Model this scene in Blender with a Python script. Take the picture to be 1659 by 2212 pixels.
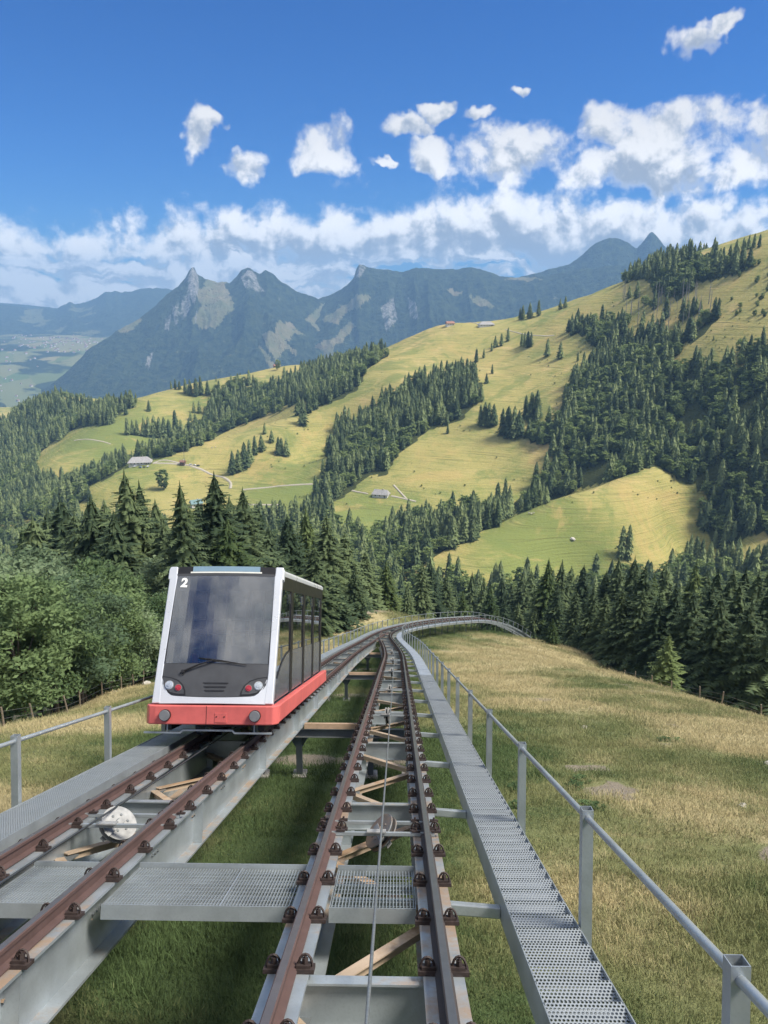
import bpy, math, random
import numpy as np
from mathutils import Matrix, Vector

# ------------------------------------------------------------------ scene, camera, sky, sun, exposure
for o in list(bpy.data.objects):
    bpy.data.objects.remove(o, do_unlink=True)
scene = bpy.context.scene
COL = scene.collection
R = math.radians
rnd = random.Random(7)
rng = np.random.default_rng(7)

PITCH = R(15.3)
FOC = 1662.0                       # focal length, in the 1659 x 2212 frame used for measuring
cam_data = bpy.data.cameras.new('camera')
cam_data.sensor_fit = 'HORIZONTAL'
cam_data.sensor_width = 36.0
cam_data.lens = 36.0 * FOC / 1659.0
cam_data.clip_start = 0.1
cam_data.clip_end = 60000
cam = bpy.data.objects.new('camera', cam_data)
cam.location = (0, 0, 0)
cam.rotation_euler = (math.pi / 2 - PITCH, 0, 0)
COL.objects.link(cam)
scene.camera = cam

SUN_AZ = R(97)                     # clockwise from the view direction
SUN_EL = R(53)
SUN_DIR = np.array([math.sin(SUN_AZ) * math.cos(SUN_EL), math.cos(SUN_AZ) * math.cos(SUN_EL), math.sin(SUN_EL)])
sun_data = bpy.data.lights.new('sun', 'SUN')
sun_data.energy = 3.1
sun_data.angle = R(20.0)            # a thin veil of cloud in front of the sun: soft shadows
sun_data.color = (1.0, 0.94, 0.84)
sun = bpy.data.objects.new('sun', sun_data)
sun.rotation_euler = Vector(SUN_DIR).to_track_quat('Z', 'Y').to_euler()
COL.objects.link(sun)

scene.view_settings.view_transform = 'Standard'
scene.view_settings.look = 'None'
scene.view_settings.gamma = 1.0
scene.view_settings.use_curve_mapping = False
scene.view_settings.exposure = 1.1
cy = scene.cycles
cy.use_denoising = True
cy.use_adaptive_sampling = True
cy.adaptive_threshold = 0.015
cy.max_bounces = 6
cy.diffuse_bounces = 2
cy.glossy_bounces = 3
cy.transmission_bounces = 4
cy.transparent_max_bounces = 12
cy.volume_bounces = 0
cy.sample_clamp_indirect = 6.0
scene.render.film_transparent = False

cP, sP = math.cos(PITCH), math.sin(PITCH)

def ray(u, v):
    """direction of a measured frame point, scaled so that its y is 1"""
    k = (v - 1106.0) / FOC
    y = cP - k * sP
    return np.array([(u - 829.5) / FOC / y, 1.0, (-sP - k * cP) / y])

def project(p):
    x, y, z = p
    d = y * cP - z * sP
    return 829.5 + FOC * x / d, 1106.0 - FOC * (y * sP + z * cP) / d, d

def project_many(p):
    d = p[:, 1] * cP - p[:, 2] * sP
    d = np.where(d < 1, 1, d)
    return 829.5 + FOC * p[:, 0] / d, 1106.0 - FOC * (p[:, 1] * sP + p[:, 2] * cP) / d

# ------------------------------------------------------------------ node helpers
class NT:
    def __init__(self, tree):
        self.t = tree
    def n(self, typ, **kw):
        nd = self.t.nodes.new(typ)
        for k, v in kw.items():
            setattr(nd, k, v)
        return nd
    def put(self, sock, v):
        if v is None:
            return
        if isinstance(v, bpy.types.NodeSocket):
            self.t.links.new(v, sock)
        else:
            if isinstance(v, (tuple, list)) and len(v) == 3 and sock.type == 'RGBA':
                v = (*v, 1.0)
            sock.default_value = v
    def m(self, op, a, b=None, c=None, clamp=False):
        nd = self.n('ShaderNodeMath', operation=op, use_clamp=clamp)
        for i, v in enumerate((a, b, c)):
            self.put(nd.inputs[i], v)
        return nd.outputs[0]
    def vm(self, op, a, b=None, scale=None):
        nd = self.n('ShaderNodeVectorMath', operation=op)
        self.put(nd.inputs[0], a)
        if b is not None:
            self.put(nd.inputs[1], b)
        if scale is not None:
            self.put(nd.inputs['Scale'], scale)
        return nd.outputs['Value'] if op in ('DOT_PRODUCT', 'LENGTH', 'DISTANCE') else nd.outputs[0]
    def mix(self, f, a, b, blend='MIX'):
        nd = self.n('ShaderNodeMix', data_type='RGBA', blend_type=blend)
        self.put(nd.inputs[0], f)
        self.put(nd.inputs[6], a)
        self.put(nd.inputs[7], b)
        return nd.outputs[2]
    def noise(self, vec, scale, detail=4.0, rough=0.55, dist=0.0, out='Fac'):
        nd = self.n('ShaderNodeTexNoise')
        self.put(nd.inputs['Vector'], vec)
        nd.inputs['Scale'].default_value = scale
        nd.inputs['Detail'].default_value = detail
        nd.inputs['Roughness'].default_value = rough
        nd.inputs['Distortion'].default_value = dist
        return nd.outputs[0 if out == 'Fac' else 1]
    def ramp(self, f, lo, hi, a=0.0, b=1.0):
        nd = self.n('ShaderNodeMapRange', interpolation_type='SMOOTHSTEP')
        self.put(nd.inputs[0], f)
        for i, v in zip((1, 2, 3, 4), (lo, hi, a, b)):
            self.put(nd.inputs[i], v)
        return nd.outputs[0]
    def xyz(self, v):
        nd = self.n('ShaderNodeSeparateXYZ')
        self.put(nd.inputs[0], v)
        return nd.outputs
    def comb(self, x, y, z):
        nd = self.n('ShaderNodeCombineXYZ')
        for i, v in enumerate((x, y, z)):
            self.put(nd.inputs[i], v)
        return nd.outputs[0]
    def attr(self, name, inst=False):
        nd = self.n('ShaderNodeAttribute', attribute_name=name)
        if inst:
            nd.attribute_type = 'INSTANCER'
        return nd.outputs['Fac']
    def bump(self, h, strength=0.3, dist=0.05):
        nd = self.n('ShaderNodeBump')
        nd.inputs['Strength'].default_value = strength
        nd.inputs['Distance'].default_value = dist
        self.put(nd.inputs['Height'], h)
        return nd.outputs[0]

# ------------------------------------------------------------------ sky: physical sky with a procedural cumulus field
world = bpy.data.worlds.new('World')
scene.world = world
world.use_nodes = True
wt = world.node_tree
wt.nodes.clear()

def build_world():
    q = NT(wt)
    out = q.n('ShaderNodeOutputWorld')
    bg = q.n('ShaderNodeBackground')
    sky = q.n('ShaderNodeTexSky', sky_type='NISHITA')
    sky.sun_disc = False
    sky.sun_elevation = SUN_EL
    sky.sun_rotation = SUN_AZ
    sky.altitude = 1500
    sky.air_density = 1.15
    sky.dust_density = 0.6
    sky.ozone_density = 2.2
    tc = q.n('ShaderNodeTexCoord')
    d = q.vm('NORMALIZE', tc.outputs['Generated'])
    # billowy outline: warp the direction before placing the clouds
    w1 = q.noise(d, 11.0, 4.0, 0.62, out='Color')
    dd = q.vm('ADD', d, q.vm('SCALE', q.vm('SUBTRACT', w1, (0.5, 0.5, 0.5)), scale=0.085))
    s = q.xyz(dd)
    az = q.m('ARCTAN2', s[0], s[1])
    el = q.m('ARCSINE', q.m('MINIMUM', q.m('MAXIMUM', s[2], -1.0), 1.0))
    # (u, v, half width, height above, depth below) in measured frame units
    blobs = [(430, 285, 36, 44, 50), (455, 255, 34, 20, 18), (548, 362, 40, 40, 40), (716, 335, 72, 80, 48),
             (870, 275, 60, 26, 26), (935, 235, 34, 20, 20), (930, 330, 52, 36, 40), (1100, 318, 140, 52, 62),
             (1330, 285, 70, 40, 44), (1450, 300, 150, 72, 120), (1330, 370, 115, 46, 54), (1630, 265, 40, 42, 60), (1600, 330, 100, 50, 60),
             (1490, 75, 55, 24, 26), (1575, 55, 34, 18, 18), (1030, 245, 40, 14, 14), (1130, 203, 22, 9, 9), (820, 352, 26, 10, 10)]
    cur, under = None, None
    for (u, v, w, up, dn) in blobs:
        r0 = ray(u, v)
        a0 = math.atan2(r0[0], r0[1]); e0 = math.atan2(r0[2], math.hypot(r0[0], 1))
        f = 1.07 / FOC * math.cos(e0)
        x = q.m('MULTIPLY_ADD', az, 1 / (w * f), -a0 / (w * f))
        y = q.m('MULTIPLY_ADD', el, 1 / (up * f), -e0 / (up * f))
        y2 = q.m('MAXIMUM', y, q.m('MULTIPLY', y, -up / dn))
        b = q.m('SUBTRACT', 1.0, q.m('MULTIPLY_ADD', x, x, q.m('MULTIPLY', y2, y2)))
        un = q.m('MULTIPLY', q.m('MAXIMUM', b, 0.0), q.m('MULTIPLY', y, -1.0))
        cur = b if cur is None else q.m('MAXIMUM', cur, b)
        under = un if under is None else q.m('ADD', under, un)
    # the long bank all round the horizon: a heaped top, a greyer underside, breaking into streaks towards the skyline
    wand = q.noise(q.comb(az, 0.0, 3.3), 2.6, 1.0, 0.5)
    top = q.m('MULTIPLY_ADD', wand, 0.075, 0.077)
    r1 = q.m('MULTIPLY', q.m('SUBTRACT', top, el), 24.0)
    st = q.noise(q.comb(az, q.m('MULTIPLY', el, 4.0), 1.7), 10.0, 4.0, 0.6, 0.4)
    low = q.ramp(el, 0.075, 0.040)
    broken = q.m('MULTIPLY', low, q.m('MULTIPLY_ADD', st, -8.0, 4.25))
    bank = q.m('SUBTRACT', q.m('MINIMUM', r1, 1.25), broken)
    # higher up the sky is partly covered: the cumulus field that reflects in the windscreen and softens the light here
    hi = q.noise(q.vm('MULTIPLY', d, (1.0, 1.0, 1.9)), 1.9, 2.0, 0.5)
    high = q.m('MULTIPLY_ADD', hi, 9.0, -0.425 * 9)
    high = q.m('MINIMUM', q.m('MINIMUM', high, 1.1), q.m('MULTIPLY_ADD', el, 9.0, -0.42 * 9))
    bank_under = q.m('MULTIPLY', q.ramp(r1, 0.6, 1.7, -0.25, 1.15), q.ramp(bank, 0.0, 0.5))
    under = q.m('ADD', under, q.m('ADD', bank_under, q.m('MULTIPLY', q.m('MAXIMUM', high, 0.0), 0.25)))
    cur = q.m('MAXIMUM', q.m('MAXIMUM', cur, q.m('MAXIMUM', bank, high)), -1.5)
    n1 = q.noise(d, 21.0, 9.0, 0.58, 0.15)
    n2 = q.noise(q.vm('ADD', d, (0.0075, 0.0, 0.0125)), 21.0, 6.0, 0.56, 0.15)   # a little up and towards the sun
    dens = q.m('ADD', cur, q.m('MULTIPLY_ADD', n1, 3.6, -0.50 * 3.6))
    cover = q.m('MULTIPLY', q.ramp(dens, -0.08, 0.72), q.ramp(dens, 0.0, 1.1, 0.82, 1.0))
    lit = q.m('SUBTRACT', q.m('MULTIPLY', q.m('SUBTRACT', n1, n2), 5.2), q.m('MULTIPLY', under, 0.80))
    lit = q.m('ADD', lit, q.m('MULTIPLY', low, q.m('MULTIPLY_ADD', st, 7.0, -3.0)))
    light = q.ramp(lit, -0.95, 0.35)
    light = q.m('MAXIMUM', light, q.ramp(dens, 0.75, 0.15, 0.0, 0.7))
    bright = q.mix(q.ramp(q.xyz(d)[2], 0.11, 0.20), (5.3, 5.2, 5.05), (3.95, 3.9, 3.85))
    white = q.mix(light, (1.65, 1.88, 2.25), bright)
    # clouds close to the horizon take on the colour of the air in front of them
    far = q.ramp(q.xyz(d)[2], 0.0, 0.07, 0.40, 0.0)
    white = q.mix(far, white, (3.15, 3.35, 3.65))
    skyc = q.mix(1.0, sky.outputs[0], SKY_TINT, 'MULTIPLY')
    col = q.mix(q.m('MULTIPLY', cover, 0.97), skyc, white)
    q.put(bg.inputs['Color'], col)
    bg.inputs['Strength'].default_value = 0.12
    wt.links.new(bg.outputs[0], out.inputs[0])
SKY_TINT = (0.052, 0.215, 0.46)
build_world()
world.cycles.sampling_method = 'MANUAL'
world.cycles.sample_map_resolution = 512
# ------------------------------------------------------------------ numpy noise, mesh and object helpers
def hash2(ix, iy, seed):
    h = (ix.astype(np.int64) * 374761393 + iy.astype(np.int64) * 668265263 + seed * 1274126177) & 0x7fffffff
    h = ((h ^ (h >> 13)) * 1274126177) & 0x7fffffff
    return ((h ^ (h >> 16)) & 0xffff) / 65535.0

def vnoise(x, y, seed=0):
    ix, iy = np.floor(x), np.floor(y)
    fx, fy = x - ix, y - iy
    fx = fx * fx * fx * (fx * (fx * 6 - 15) + 10); fy = fy * fy * fy * (fy * (fy * 6 - 15) + 10)
    a, b = hash2(ix, iy, seed), hash2(ix + 1, iy, seed)
    c, d = hash2(ix, iy + 1, seed), hash2(ix + 1, iy + 1, seed)
    return (a + (b - a) * fx) + ((c + (d - c) * fx) - (a + (b - a) * fx)) * fy

def fbm(x, y, octaves=4, seed=0, gain=0.5):
    t, amp, n = 0.0, 1.0, 0.0
    for i in range(octaves):
        t = t + amp * vnoise(x * 2 ** i + 17.3 * i, y * 2 ** i - 9.1 * i, seed + i)
        n += amp; amp *= gain
    return t / n

def ridged(x, y, octaves=4, seed=0, gain=0.5):
    t, amp, n = 0.0, 1.0, 0.0
    for i in range(octaves):
        t = t + amp * (1 - np.abs(2 * vnoise(x * 2 ** i + 7.7 * i, y * 2 ** i + 3.1 * i, seed + i) - 1))
        n += amp; amp *= gain
    return t / n

def sstep(a, b, x):
    t = np.clip((x - a) / (b - a), 0, 1)
    return t * t * (3 - 2 * t)

def in_poly(u, v, poly):
    inside = np.zeros(u.shape, bool)
    n = len(poly)
    for i in range(n):
        x0, y0 = poly[i]; x1, y1 = poly[(i + 1) % n]
        c = ((y0 > v) != (y1 > v)) & (u < (x1 - x0) * (v - y0) / (y1 - y0 + 1e-12) + x0)
        inside ^= c
    return inside

def np_mesh(name, verts, faces, mats=(), smooth=False, mat_index=None):
    """verts n x 3, faces m x k (k = 3 or 4) or list of index lists"""
    me = bpy.data.meshes.new(name)
    if isinstance(faces, np.ndarray):
        k = faces.shape[1]
        me.vertices.add(len(verts))
        me.vertices.foreach_set('co', np.ascontiguousarray(verts, np.float32).ravel())
        me.loops.add(faces.size)
        me.loops.foreach_set('vertex_index', np.ascontiguousarray(faces, np.int32).ravel())
        me.polygons.add(len(faces))
        me.polygons.foreach_set('loop_start', np.arange(0, faces.size, k, dtype=np.int32))
        me.update(calc_edges=True)
    else:
        me.from_pydata([tuple(map(float, p)) for p in verts], [], faces)
        me.update()
    for m in mats:
        me.materials.append(m)
    if smooth:
        me.polygons.foreach_set('use_smooth', np.ones(len(me.polygons), bool))
    if mat_index is not None:
        me.polygons.foreach_set('material_index', np.asarray(mat_index, np.int32))
    return me

def add_attr(me, name, vals):
    a = me.attributes.new(name, 'FLOAT', 'POINT')
    a.data.foreach_set('value', np.ascontiguousarray(vals, np.float32))

WM = {}
def link(name, data, parent=None, M=None, label=None, cat=None, group=None, kind=None):
    o = bpy.data.objects.new(name, data)
    COL.objects.link(o)
    M = Matrix.Identity(4) if M is None else M
    if parent is not None:
        o.parent = parent
        o.matrix_local = WM[parent.name].inverted() @ M
    else:
        o.matrix_local = M
    WM[o.name] = M
    for k, v in (('label', label), ('category', cat), ('group', group), ('kind', kind)):
        if v:
            o[k] = v
    return o

def thing(name, M, label, cat, group=None):
    o = link(name, None, None, M, label, cat, group)
    o.empty_display_size = 0.2
    return o

class MB:
    """collects simple solids into one mesh"""
    def __init__(self):
        self.v, self.f, self.mi = [], [], []
    def add(self, vs, fs, mi=0):
        b = len(self.v)
        self.v += [tuple(map(float, p)) for p in vs]
        self.f += [[b + i for i in f] for f in fs]
        self.mi += [mi] * len(fs)
        return self
    def box(self, lo, hi, mi=0, M=None):
        x0, y0, z0 = lo; x1, y1, z1 = hi
        vs = [(x0, y0, z0), (x1, y0, z0), (x1, y1, z0), (x0, y1, z0), (x0, y0, z1), (x1, y0, z1), (x1, y1, z1), (x0, y1, z1)]
        if M is not None:
            vs = [tuple(M @ Vector(p)) for p in vs]
        return self.add(vs, [[3, 2, 1, 0], [4, 5, 6, 7], [0, 1, 5, 4], [1, 2, 6, 5], [2, 3, 7, 6], [3, 0, 4, 7]], mi)
    def bar(self, a, b, w, h, up=(0, 0, 1), mi=0):
        """rectangular bar from a to b, w across, h along up (centred)"""
        a, b, up = np.array(a, float), np.array(b, float), np.array(up, float)
        d = (b - a) / np.linalg.norm(b - a)
        s = np.cross(d, up); s /= np.linalg.norm(s)
        t = np.cross(s, d)
        vs = []
        for p in (a, b):
            for (i, j) in ((-1, -1), (1, -1), (1, 1), (-1, 1)):
                vs.append(p + s * i * w / 2 + t * j * h / 2)
        return self.add(vs, [[3, 2, 1, 0], [4, 5, 6, 7], [0, 1, 5, 4], [1, 2, 6, 5], [2, 3, 7, 6], [3, 0, 4, 7]], mi)
    def tube(self, pts, rad, n=8, mi=0, cap=True):
        pts = [np.array(p, float) for p in pts]
        if not hasattr(rad, '__len__'):
            rad = [rad] * len(pts)
        rings, prev = [], None
        for i, p in enumerate(pts):
            d = pts[min(i + 1, len(pts) - 1)] - pts[max(i - 1, 0)]
            d = d / (np.linalg.norm(d) + 1e-9)
            ref = np.array((0, 0, 1.0)) if abs(d[2]) < 0.95 else np.array((1.0, 0, 0))
            s = np.cross(d, ref) if prev is None else prev - d * (prev @ d)
            s /= np.linalg.norm(s); prev = s
            t = np.cross(s, d)
            rings.append([p + rad[i] * (math.cos(a) * s + math.sin(a) * t) for a in (2 * math.pi * k / n for k in range(n))])
        vs = [q for r in rings for q in r]
        fs = []
        for i in range(len(pts) - 1):
            for k in range(n):
                a, b = i * n + k, i * n + (k + 1) % n
                fs.append([a, a + n, b + n, b])
        if cap:
            fs.append(list(range(n))); fs.append(list(range((len(pts) - 1) * n, len(pts) * n))[::-1])
        return self.add(vs, fs, mi)
    def disc(self, c, axis, r, h, n=20, mi=0, r2=None):
        """short cylinder centred at c along axis"""
        axis = np.array(axis, float); axis /= np.linalg.norm(axis)
        c = np.array(c, float)
        return self.tube([c - axis * h / 2, c + axis * h / 2], [r, r if r2 is None else r2], n, mi)
    def prism(self, outline, y0, y1, mi=0, swap=None):
        """outline in (x, z), extruded along y"""
        n = len(outline)
        vs = [(x, y0, z) for x, z in outline] + [(x, y1, z) for x, z in outline]
        if swap:
            vs = [swap(p) for p in vs]
        fs = [[i, (i + 1) % n, n + (i + 1) % n, n + i] for i in range(n)]
        fs += [list(range(n))[::-1], [n + i for i in range(n)]]
        return self.add(vs, fs, mi)
    def mesh(self, name, *mats, smooth=False):
        me = np_mesh(name, self.v, self.f, mats, smooth, self.mi)
        return me
    def build(self, name, mats, parent=None, M=None, smooth=False, bevel=0.0, **kw):
        mats = mats if isinstance(mats, (tuple, list)) else (mats,)
        me = self.mesh(name, *mats, smooth=smooth)
        o = link(name, me, parent, M, **kw)
        if bevel:
            b = o.modifiers.new('bevel', 'BEVEL')
            b.width = bevel; b.segments = 2; b.limit_method = 'ANGLE'; b.angle_limit = R(40)
        return o

def material(name, build):
    m = bpy.data.materials.new(name)
    m.use_nodes = True
    t = m.node_tree
    t.nodes.clear()
    q = NT(t)
    out = q.n('ShaderNodeOutputMaterial')
    sh = build(q)
    t.links.new(sh, out.inputs['Surface'])
    return m

def principled(q, color, rough=0.6, metal=0.0, normal=None, spec=0.5, **kw):
    p = q.n('ShaderNodeBsdfPrincipled')
    q.put(p.inputs['Base Color'], color)
    q.put(p.inputs['Roughness'], rough)
    q.put(p.inputs['Metallic'], metal)
    q.put(p.inputs['Specular IOR Level'], spec)
    if normal is not None:
        q.put(p.inputs['Normal'], normal)
    for k, v in kw.items():
        q.put(p.inputs[k], v)
    return p.outputs[0]

def mixsh(q, f, a, b):
    nd = q.n('ShaderNodeMixShader')
    q.put(nd.inputs[0], f)
    q.t.links.new(a, nd.inputs[1]); q.t.links.new(b, nd.inputs[2])
    return nd.outputs[0]
# ------------------------------------------------------------------ materials
def m_plain(name, col, rough=0.6, metal=0.0, var=0.12, scale=6.0, bump=0.0, spec=0.5):
    def f(q):
        pos = q.n('ShaderNodeNewGeometry').outputs['Position']
        n = q.noise(pos, scale, 4, 0.6)
        c = q.mix(q.ramp(n, 0.25, 0.75), tuple(x * (1 - var) for x in col), tuple(min(1, x * (1 + var)) for x in col))
        rr = q.m('MULTIPLY_ADD', n, 0.2, rough - 0.1)
        nb = q.bump(q.noise(pos, scale * 8, 3), bump, 0.01) if bump else None
        return principled(q, c, rr, metal, nb, spec)
    return material(name, f)

def m_galvanised(name, rust=0.5, base=(0.40, 0.44, 0.46), rough=0.36, metal=0.5):
    def f(q):
        g = q.n('ShaderNodeNewGeometry')
        pos = g.outputs['Position']
        n = q.noise(pos, 2.2, 5, 0.6)
        sp = q.noise(pos, 55, 2, 0.5)
        c = q.mix(q.ramp(n, 0.3, 0.72), tuple(x * 0.84 for x in base), tuple(x * 1.1 for x in base))
        c = q.mix(q.m('MULTIPLY', q.ramp(sp, 0.45, 0.75), 0.25), c, tuple(x * 0.7 for x in base))
        nz = q.xyz(g.outputs['True Normal'])[2]
        up = q.ramp(nz, 0.45, 0.8)
        st = q.noise(pos, 0.55, 4, 0.62, 0.4)
        fine = q.noise(pos, 7.0, 4, 0.65)
        mask = q.m('MULTIPLY', q.ramp(q.m('MULTIPLY_ADD', fine, 0.35, st), 0.64, 0.80), up)
        mask = q.m('MULTIPLY', mask, rust)
        c = q.mix(mask, c, (0.33, 0.215, 0.125))
        # thin rust streaks
        run = q.noise(q.vm('MULTIPLY', pos, (14.0, 14.0, 0.8)), 1.0, 3, 0.6)
        c = q.mix(q.m('MULTIPLY', q.ramp(run, 0.68, 0.8), rust * 0.45), c, (0.22, 0.13, 0.08))
        met = q.m('MULTIPLY', q.m('SUBTRACT', 1.0, mask), metal)
        nb = q.bump(sp, 0.06, 0.01)
        return principled(q, c, q.m('MULTIPLY_ADD', n, 0.18, rough - 0.08), met, nb)
    return material(name, f)

def m_dots(name):
    """perforated galvanised tread plate: round holes, really open"""
    def f(q):
        tc = q.n('ShaderNodeTexCoord').outputs['Object']
        x, y, z = q.xyz(tc)[0:3]
        p = 0.027
        row = q.m('FLOOR', q.m('MULTIPLY', y, 1 / p))
        odd = q.m('MULTIPLY', q.m('MODULO', q.m('ABSOLUTE', row), 2.0), 0.5)
        fx = q.m('SUBTRACT', q.m('FRACT', q.m('ADD', q.m('MULTIPLY', x, 1 / p), odd)), 0.5)
        fy = q.m('SUBTRACT', q.m('FRACT', q.m('MULTIPLY', y, 1 / p)), 0.5)
        r = q.m('SQRT', q.m('MULTIPLY_ADD', fx, fx, q.m('MULTIPLY', fy, fy)))
        hole = q.ramp(r, 0.27, 0.31, 1.0, 0.0)
        rim = q.ramp(r, 0.30, 0.44, 1.0, 0.0)
        pos = q.n('ShaderNodeNewGeometry').outputs['Position']
        n = q.noise(pos, 3.0, 4, 0.6)
        c = q.mix(n, (0.27, 0.30, 0.315), (0.40, 0.43, 0.445))
        sh = principled(q, c, 0.45, 0.3, q.bump(rim, 0.8, 0.01))
        tr = q.n('ShaderNodeBsdfTransparent').outputs[0]
        nz = q.xyz(q.n('ShaderNodeNewGeometry').outputs['Normal'])[2]
        flat = q.ramp(nz, 0.6, 0.8)
        return mixsh(q, q.m('MULTIPLY', hole, q.m('ADD', 0.0, flat)), sh, tr)
    return material(name, f)

def m_rail(name, side, top, rough=0.5):
    def f(q):
        g = q.n('ShaderNodeNewGeometry')
        n = q.noise(g.outputs['Position'], 5.0, 5, 0.65)
        c = q.mix(n, tuple(x * 0.6 for x in side), tuple(x * 1.35 for x in side))
        return principled(q, c, 0.75, 0.1, q.bump(n, 0.15, 0.01))
    def t(q):
        n = q.noise(q.n('ShaderNodeNewGeometry').outputs['Position'], 8.0, 4, 0.6)
        c = q.mix(n, tuple(x * 0.75 for x in top), tuple(x * 1.2 for x in top))
        return principled(q, c, 0.35, 0.7)
    return material(name, f), material(name + '_head', t)

def m_leaf(name, dark, light, trans=0.25, scale=0.35, rough=0.75, up=0.4):
    def f(q):
        g = q.n('ShaderNodeNewGeometry')
        pos = g.outputs['Position']
        n = q.noise(pos, scale, 4, 0.7)
        oi = q.n('ShaderNodeObjectInfo').outputs['Random']
        v = q.m('ADD', q.m('MULTIPLY', n, 0.9), q.m('MULTIPLY', q.m('SUBTRACT', oi, 0.5), 0.75))
        v = q.m('ADD', v, q.m('MULTIPLY', q.m('SUBTRACT', g.outputs['Random Per Island'], 0.5), 0.35))
        c = q.mix(q.ramp(v, 0.1, 0.85), dark, light)
        nm = q.vm('NORMALIZE', q.vm('ADD', q.vm('SCALE', g.outputs['Normal'], scale=1.0 - up), (0.0, 0.0, up)))
        sh = principled(q, c, rough, 0.0, nm, 0.2)
        tr = q.n('ShaderNodeBsdfTranslucent')
        q.put(tr.inputs['Color'], q.mix(0.35, c, tuple(min(1, x * 1.7) for x in light)))
        return mixsh(q, trans, sh, tr.outputs[0])
    return material(name, f)

def m_meadow_near(name, inst):
    def f(q):
        g = q.n('ShaderNodeNewGeometry')
        pos = g.outputs['Position']
        dry, bare = q.attr('dry', inst), q.attr('bare', inst)
        n = q.noise(pos, 2.6, 5, 0.65)
        n2 = q.noise(pos, 17.0, 4, 0.7)
        t = q.m('ADD', dry, q.m('MULTIPLY', q.m('SUBTRACT', n, 0.5), 0.9))
        if inst:
            t = q.m('ADD', t, q.m('MULTIPLY', q.m('SUBTRACT', g.outputs['Random Per Island'], 0.5), 0.35))
        c = q.mix(q.ramp(t, 0.0, 0.5), (0.092, 0.138, 0.052), (0.235, 0.248, 0.108))
        c = q.mix(q.ramp(t, 0.55, 1.1), c, (0.54, 0.455, 0.25))
        if not inst:
            c = q.mix(q.m('MULTIPLY', q.ramp(n2, 0.35, 0.8), 0.4), c, (0.08, 0.09, 0.04))
            soil = q.mix(n2, (0.15, 0.115, 0.08), (0.42, 0.37, 0.29))
            c = q.mix(q.ramp(q.m('ADD', bare, q.m('MULTIPLY', q.m('SUBTRACT', n2, 0.5), 0.6)), 0.45, 0.62), c, soil)
            return principled(q, c, 0.9, 0, q.bump(q.m('ADD', n2, n), 0.9, 0.12), 0.15)
        nm = q.vm('NORMALIZE', q.vm('ADD', q.vm('SCALE', g.outputs['Normal'], scale=0.3), (0.0, 0.0, 0.8)))
        sh = principled(q, c, 0.75, 0, nm, 0.1)
        tr = q.n('ShaderNodeBsdfTranslucent')
        q.put(tr.inputs['Color'], c)
        return mixsh(q, 0.25, sh, tr.outputs[0])
    return material(name, f)

def m_hillside(name):
    def f(q):
        g = q.n('ShaderNodeNewGeometry')
        pos = g.outputs['Position']
        wood, green = q.attr('wood'), q.attr('green')
        big = q.noise(pos, 0.006, 5, 0.6)
        mid = q.noise(pos, 0.03, 6, 0.7, 0.5)
        # cattle terraces follow the contour: stretched along the slope, fine in height
        ter = q.noise(q.vm('MULTIPLY', pos, (0.02, 0.02, 0.55)), 1.0, 4, 0.6, 0.6)
        fine = q.noise(pos, 0.35, 4, 0.7)
        t = q.m('ADD', q.m('MULTIPLY', big, 1.0), q.m('ADD', q.m('MULTIPLY', mid, 0.75), q.m('MULTIPLY', ter, 0.5)))
        t = q.m('SUBTRACT', t, 0.18)
        t = q.m('SUBTRACT', t, q.m('MULTIPLY', green, 0.5))
        c = q.mix(q.ramp(t, 0.55, 0.95), (0.190, 0.220, 0.066), (0.35, 0.310, 0.112))
        c = q.mix(q.ramp(t, 0.95, 1.2), c, (0.50, 0.38, 0.165))
        c = q.mix(q.m('MULTIPLY', q.ramp(fine, 0.52, 0.78), 0.5), c, (0.12, 0.135, 0.04))
        foot = q.noise(q.vm('MULTIPLY', pos, (0.012, 0.012, 1.1)), 1.0, 3, 0.5, 0.8)
        c = q.mix(q.m('MULTIPLY', q.ramp(foot, 0.55, 0.68), 0.5), c, (0.12, 0.125, 0.045))
        patch = q.noise(pos, 0.012, 5, 0.7, 1.0)
        c = q.mix(q.m('MULTIPLY', q.ramp(patch, 0.50, 0.64), 0.7), c, (0.165, 0.205, 0.062))
        c = q.mix(q.m('MULTIPLY', q.ramp(patch, 0.46, 0.34), 0.5), c, (0.46, 0.33, 0.135))
        shrub = q.m('MULTIPLY', q.ramp(q.noise(pos, 0.11, 3, 0.5), 0.70, 0.76), 0.55)
        c = q.mix(shrub, c, (0.05, 0.075, 0.022))
        wn = q.m('ADD', wood, q.m('MULTIPLY', q.m('SUBTRACT', q.noise(pos, 0.08, 4, 0.6), 0.5), 0.5))
        c = q.mix(q.ramp(wn, 0.35, 0.65), c, q.mix(fine, (0.030, 0.042, 0.016), (0.075, 0.085, 0.032)))
        return principled(q, c, 0.95, 0, q.bump(q.m('ADD', ter, q.m('MULTIPLY', fine, 0.6)), 0.55, 2.0), 0.1)
    return material(name, f)

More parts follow.
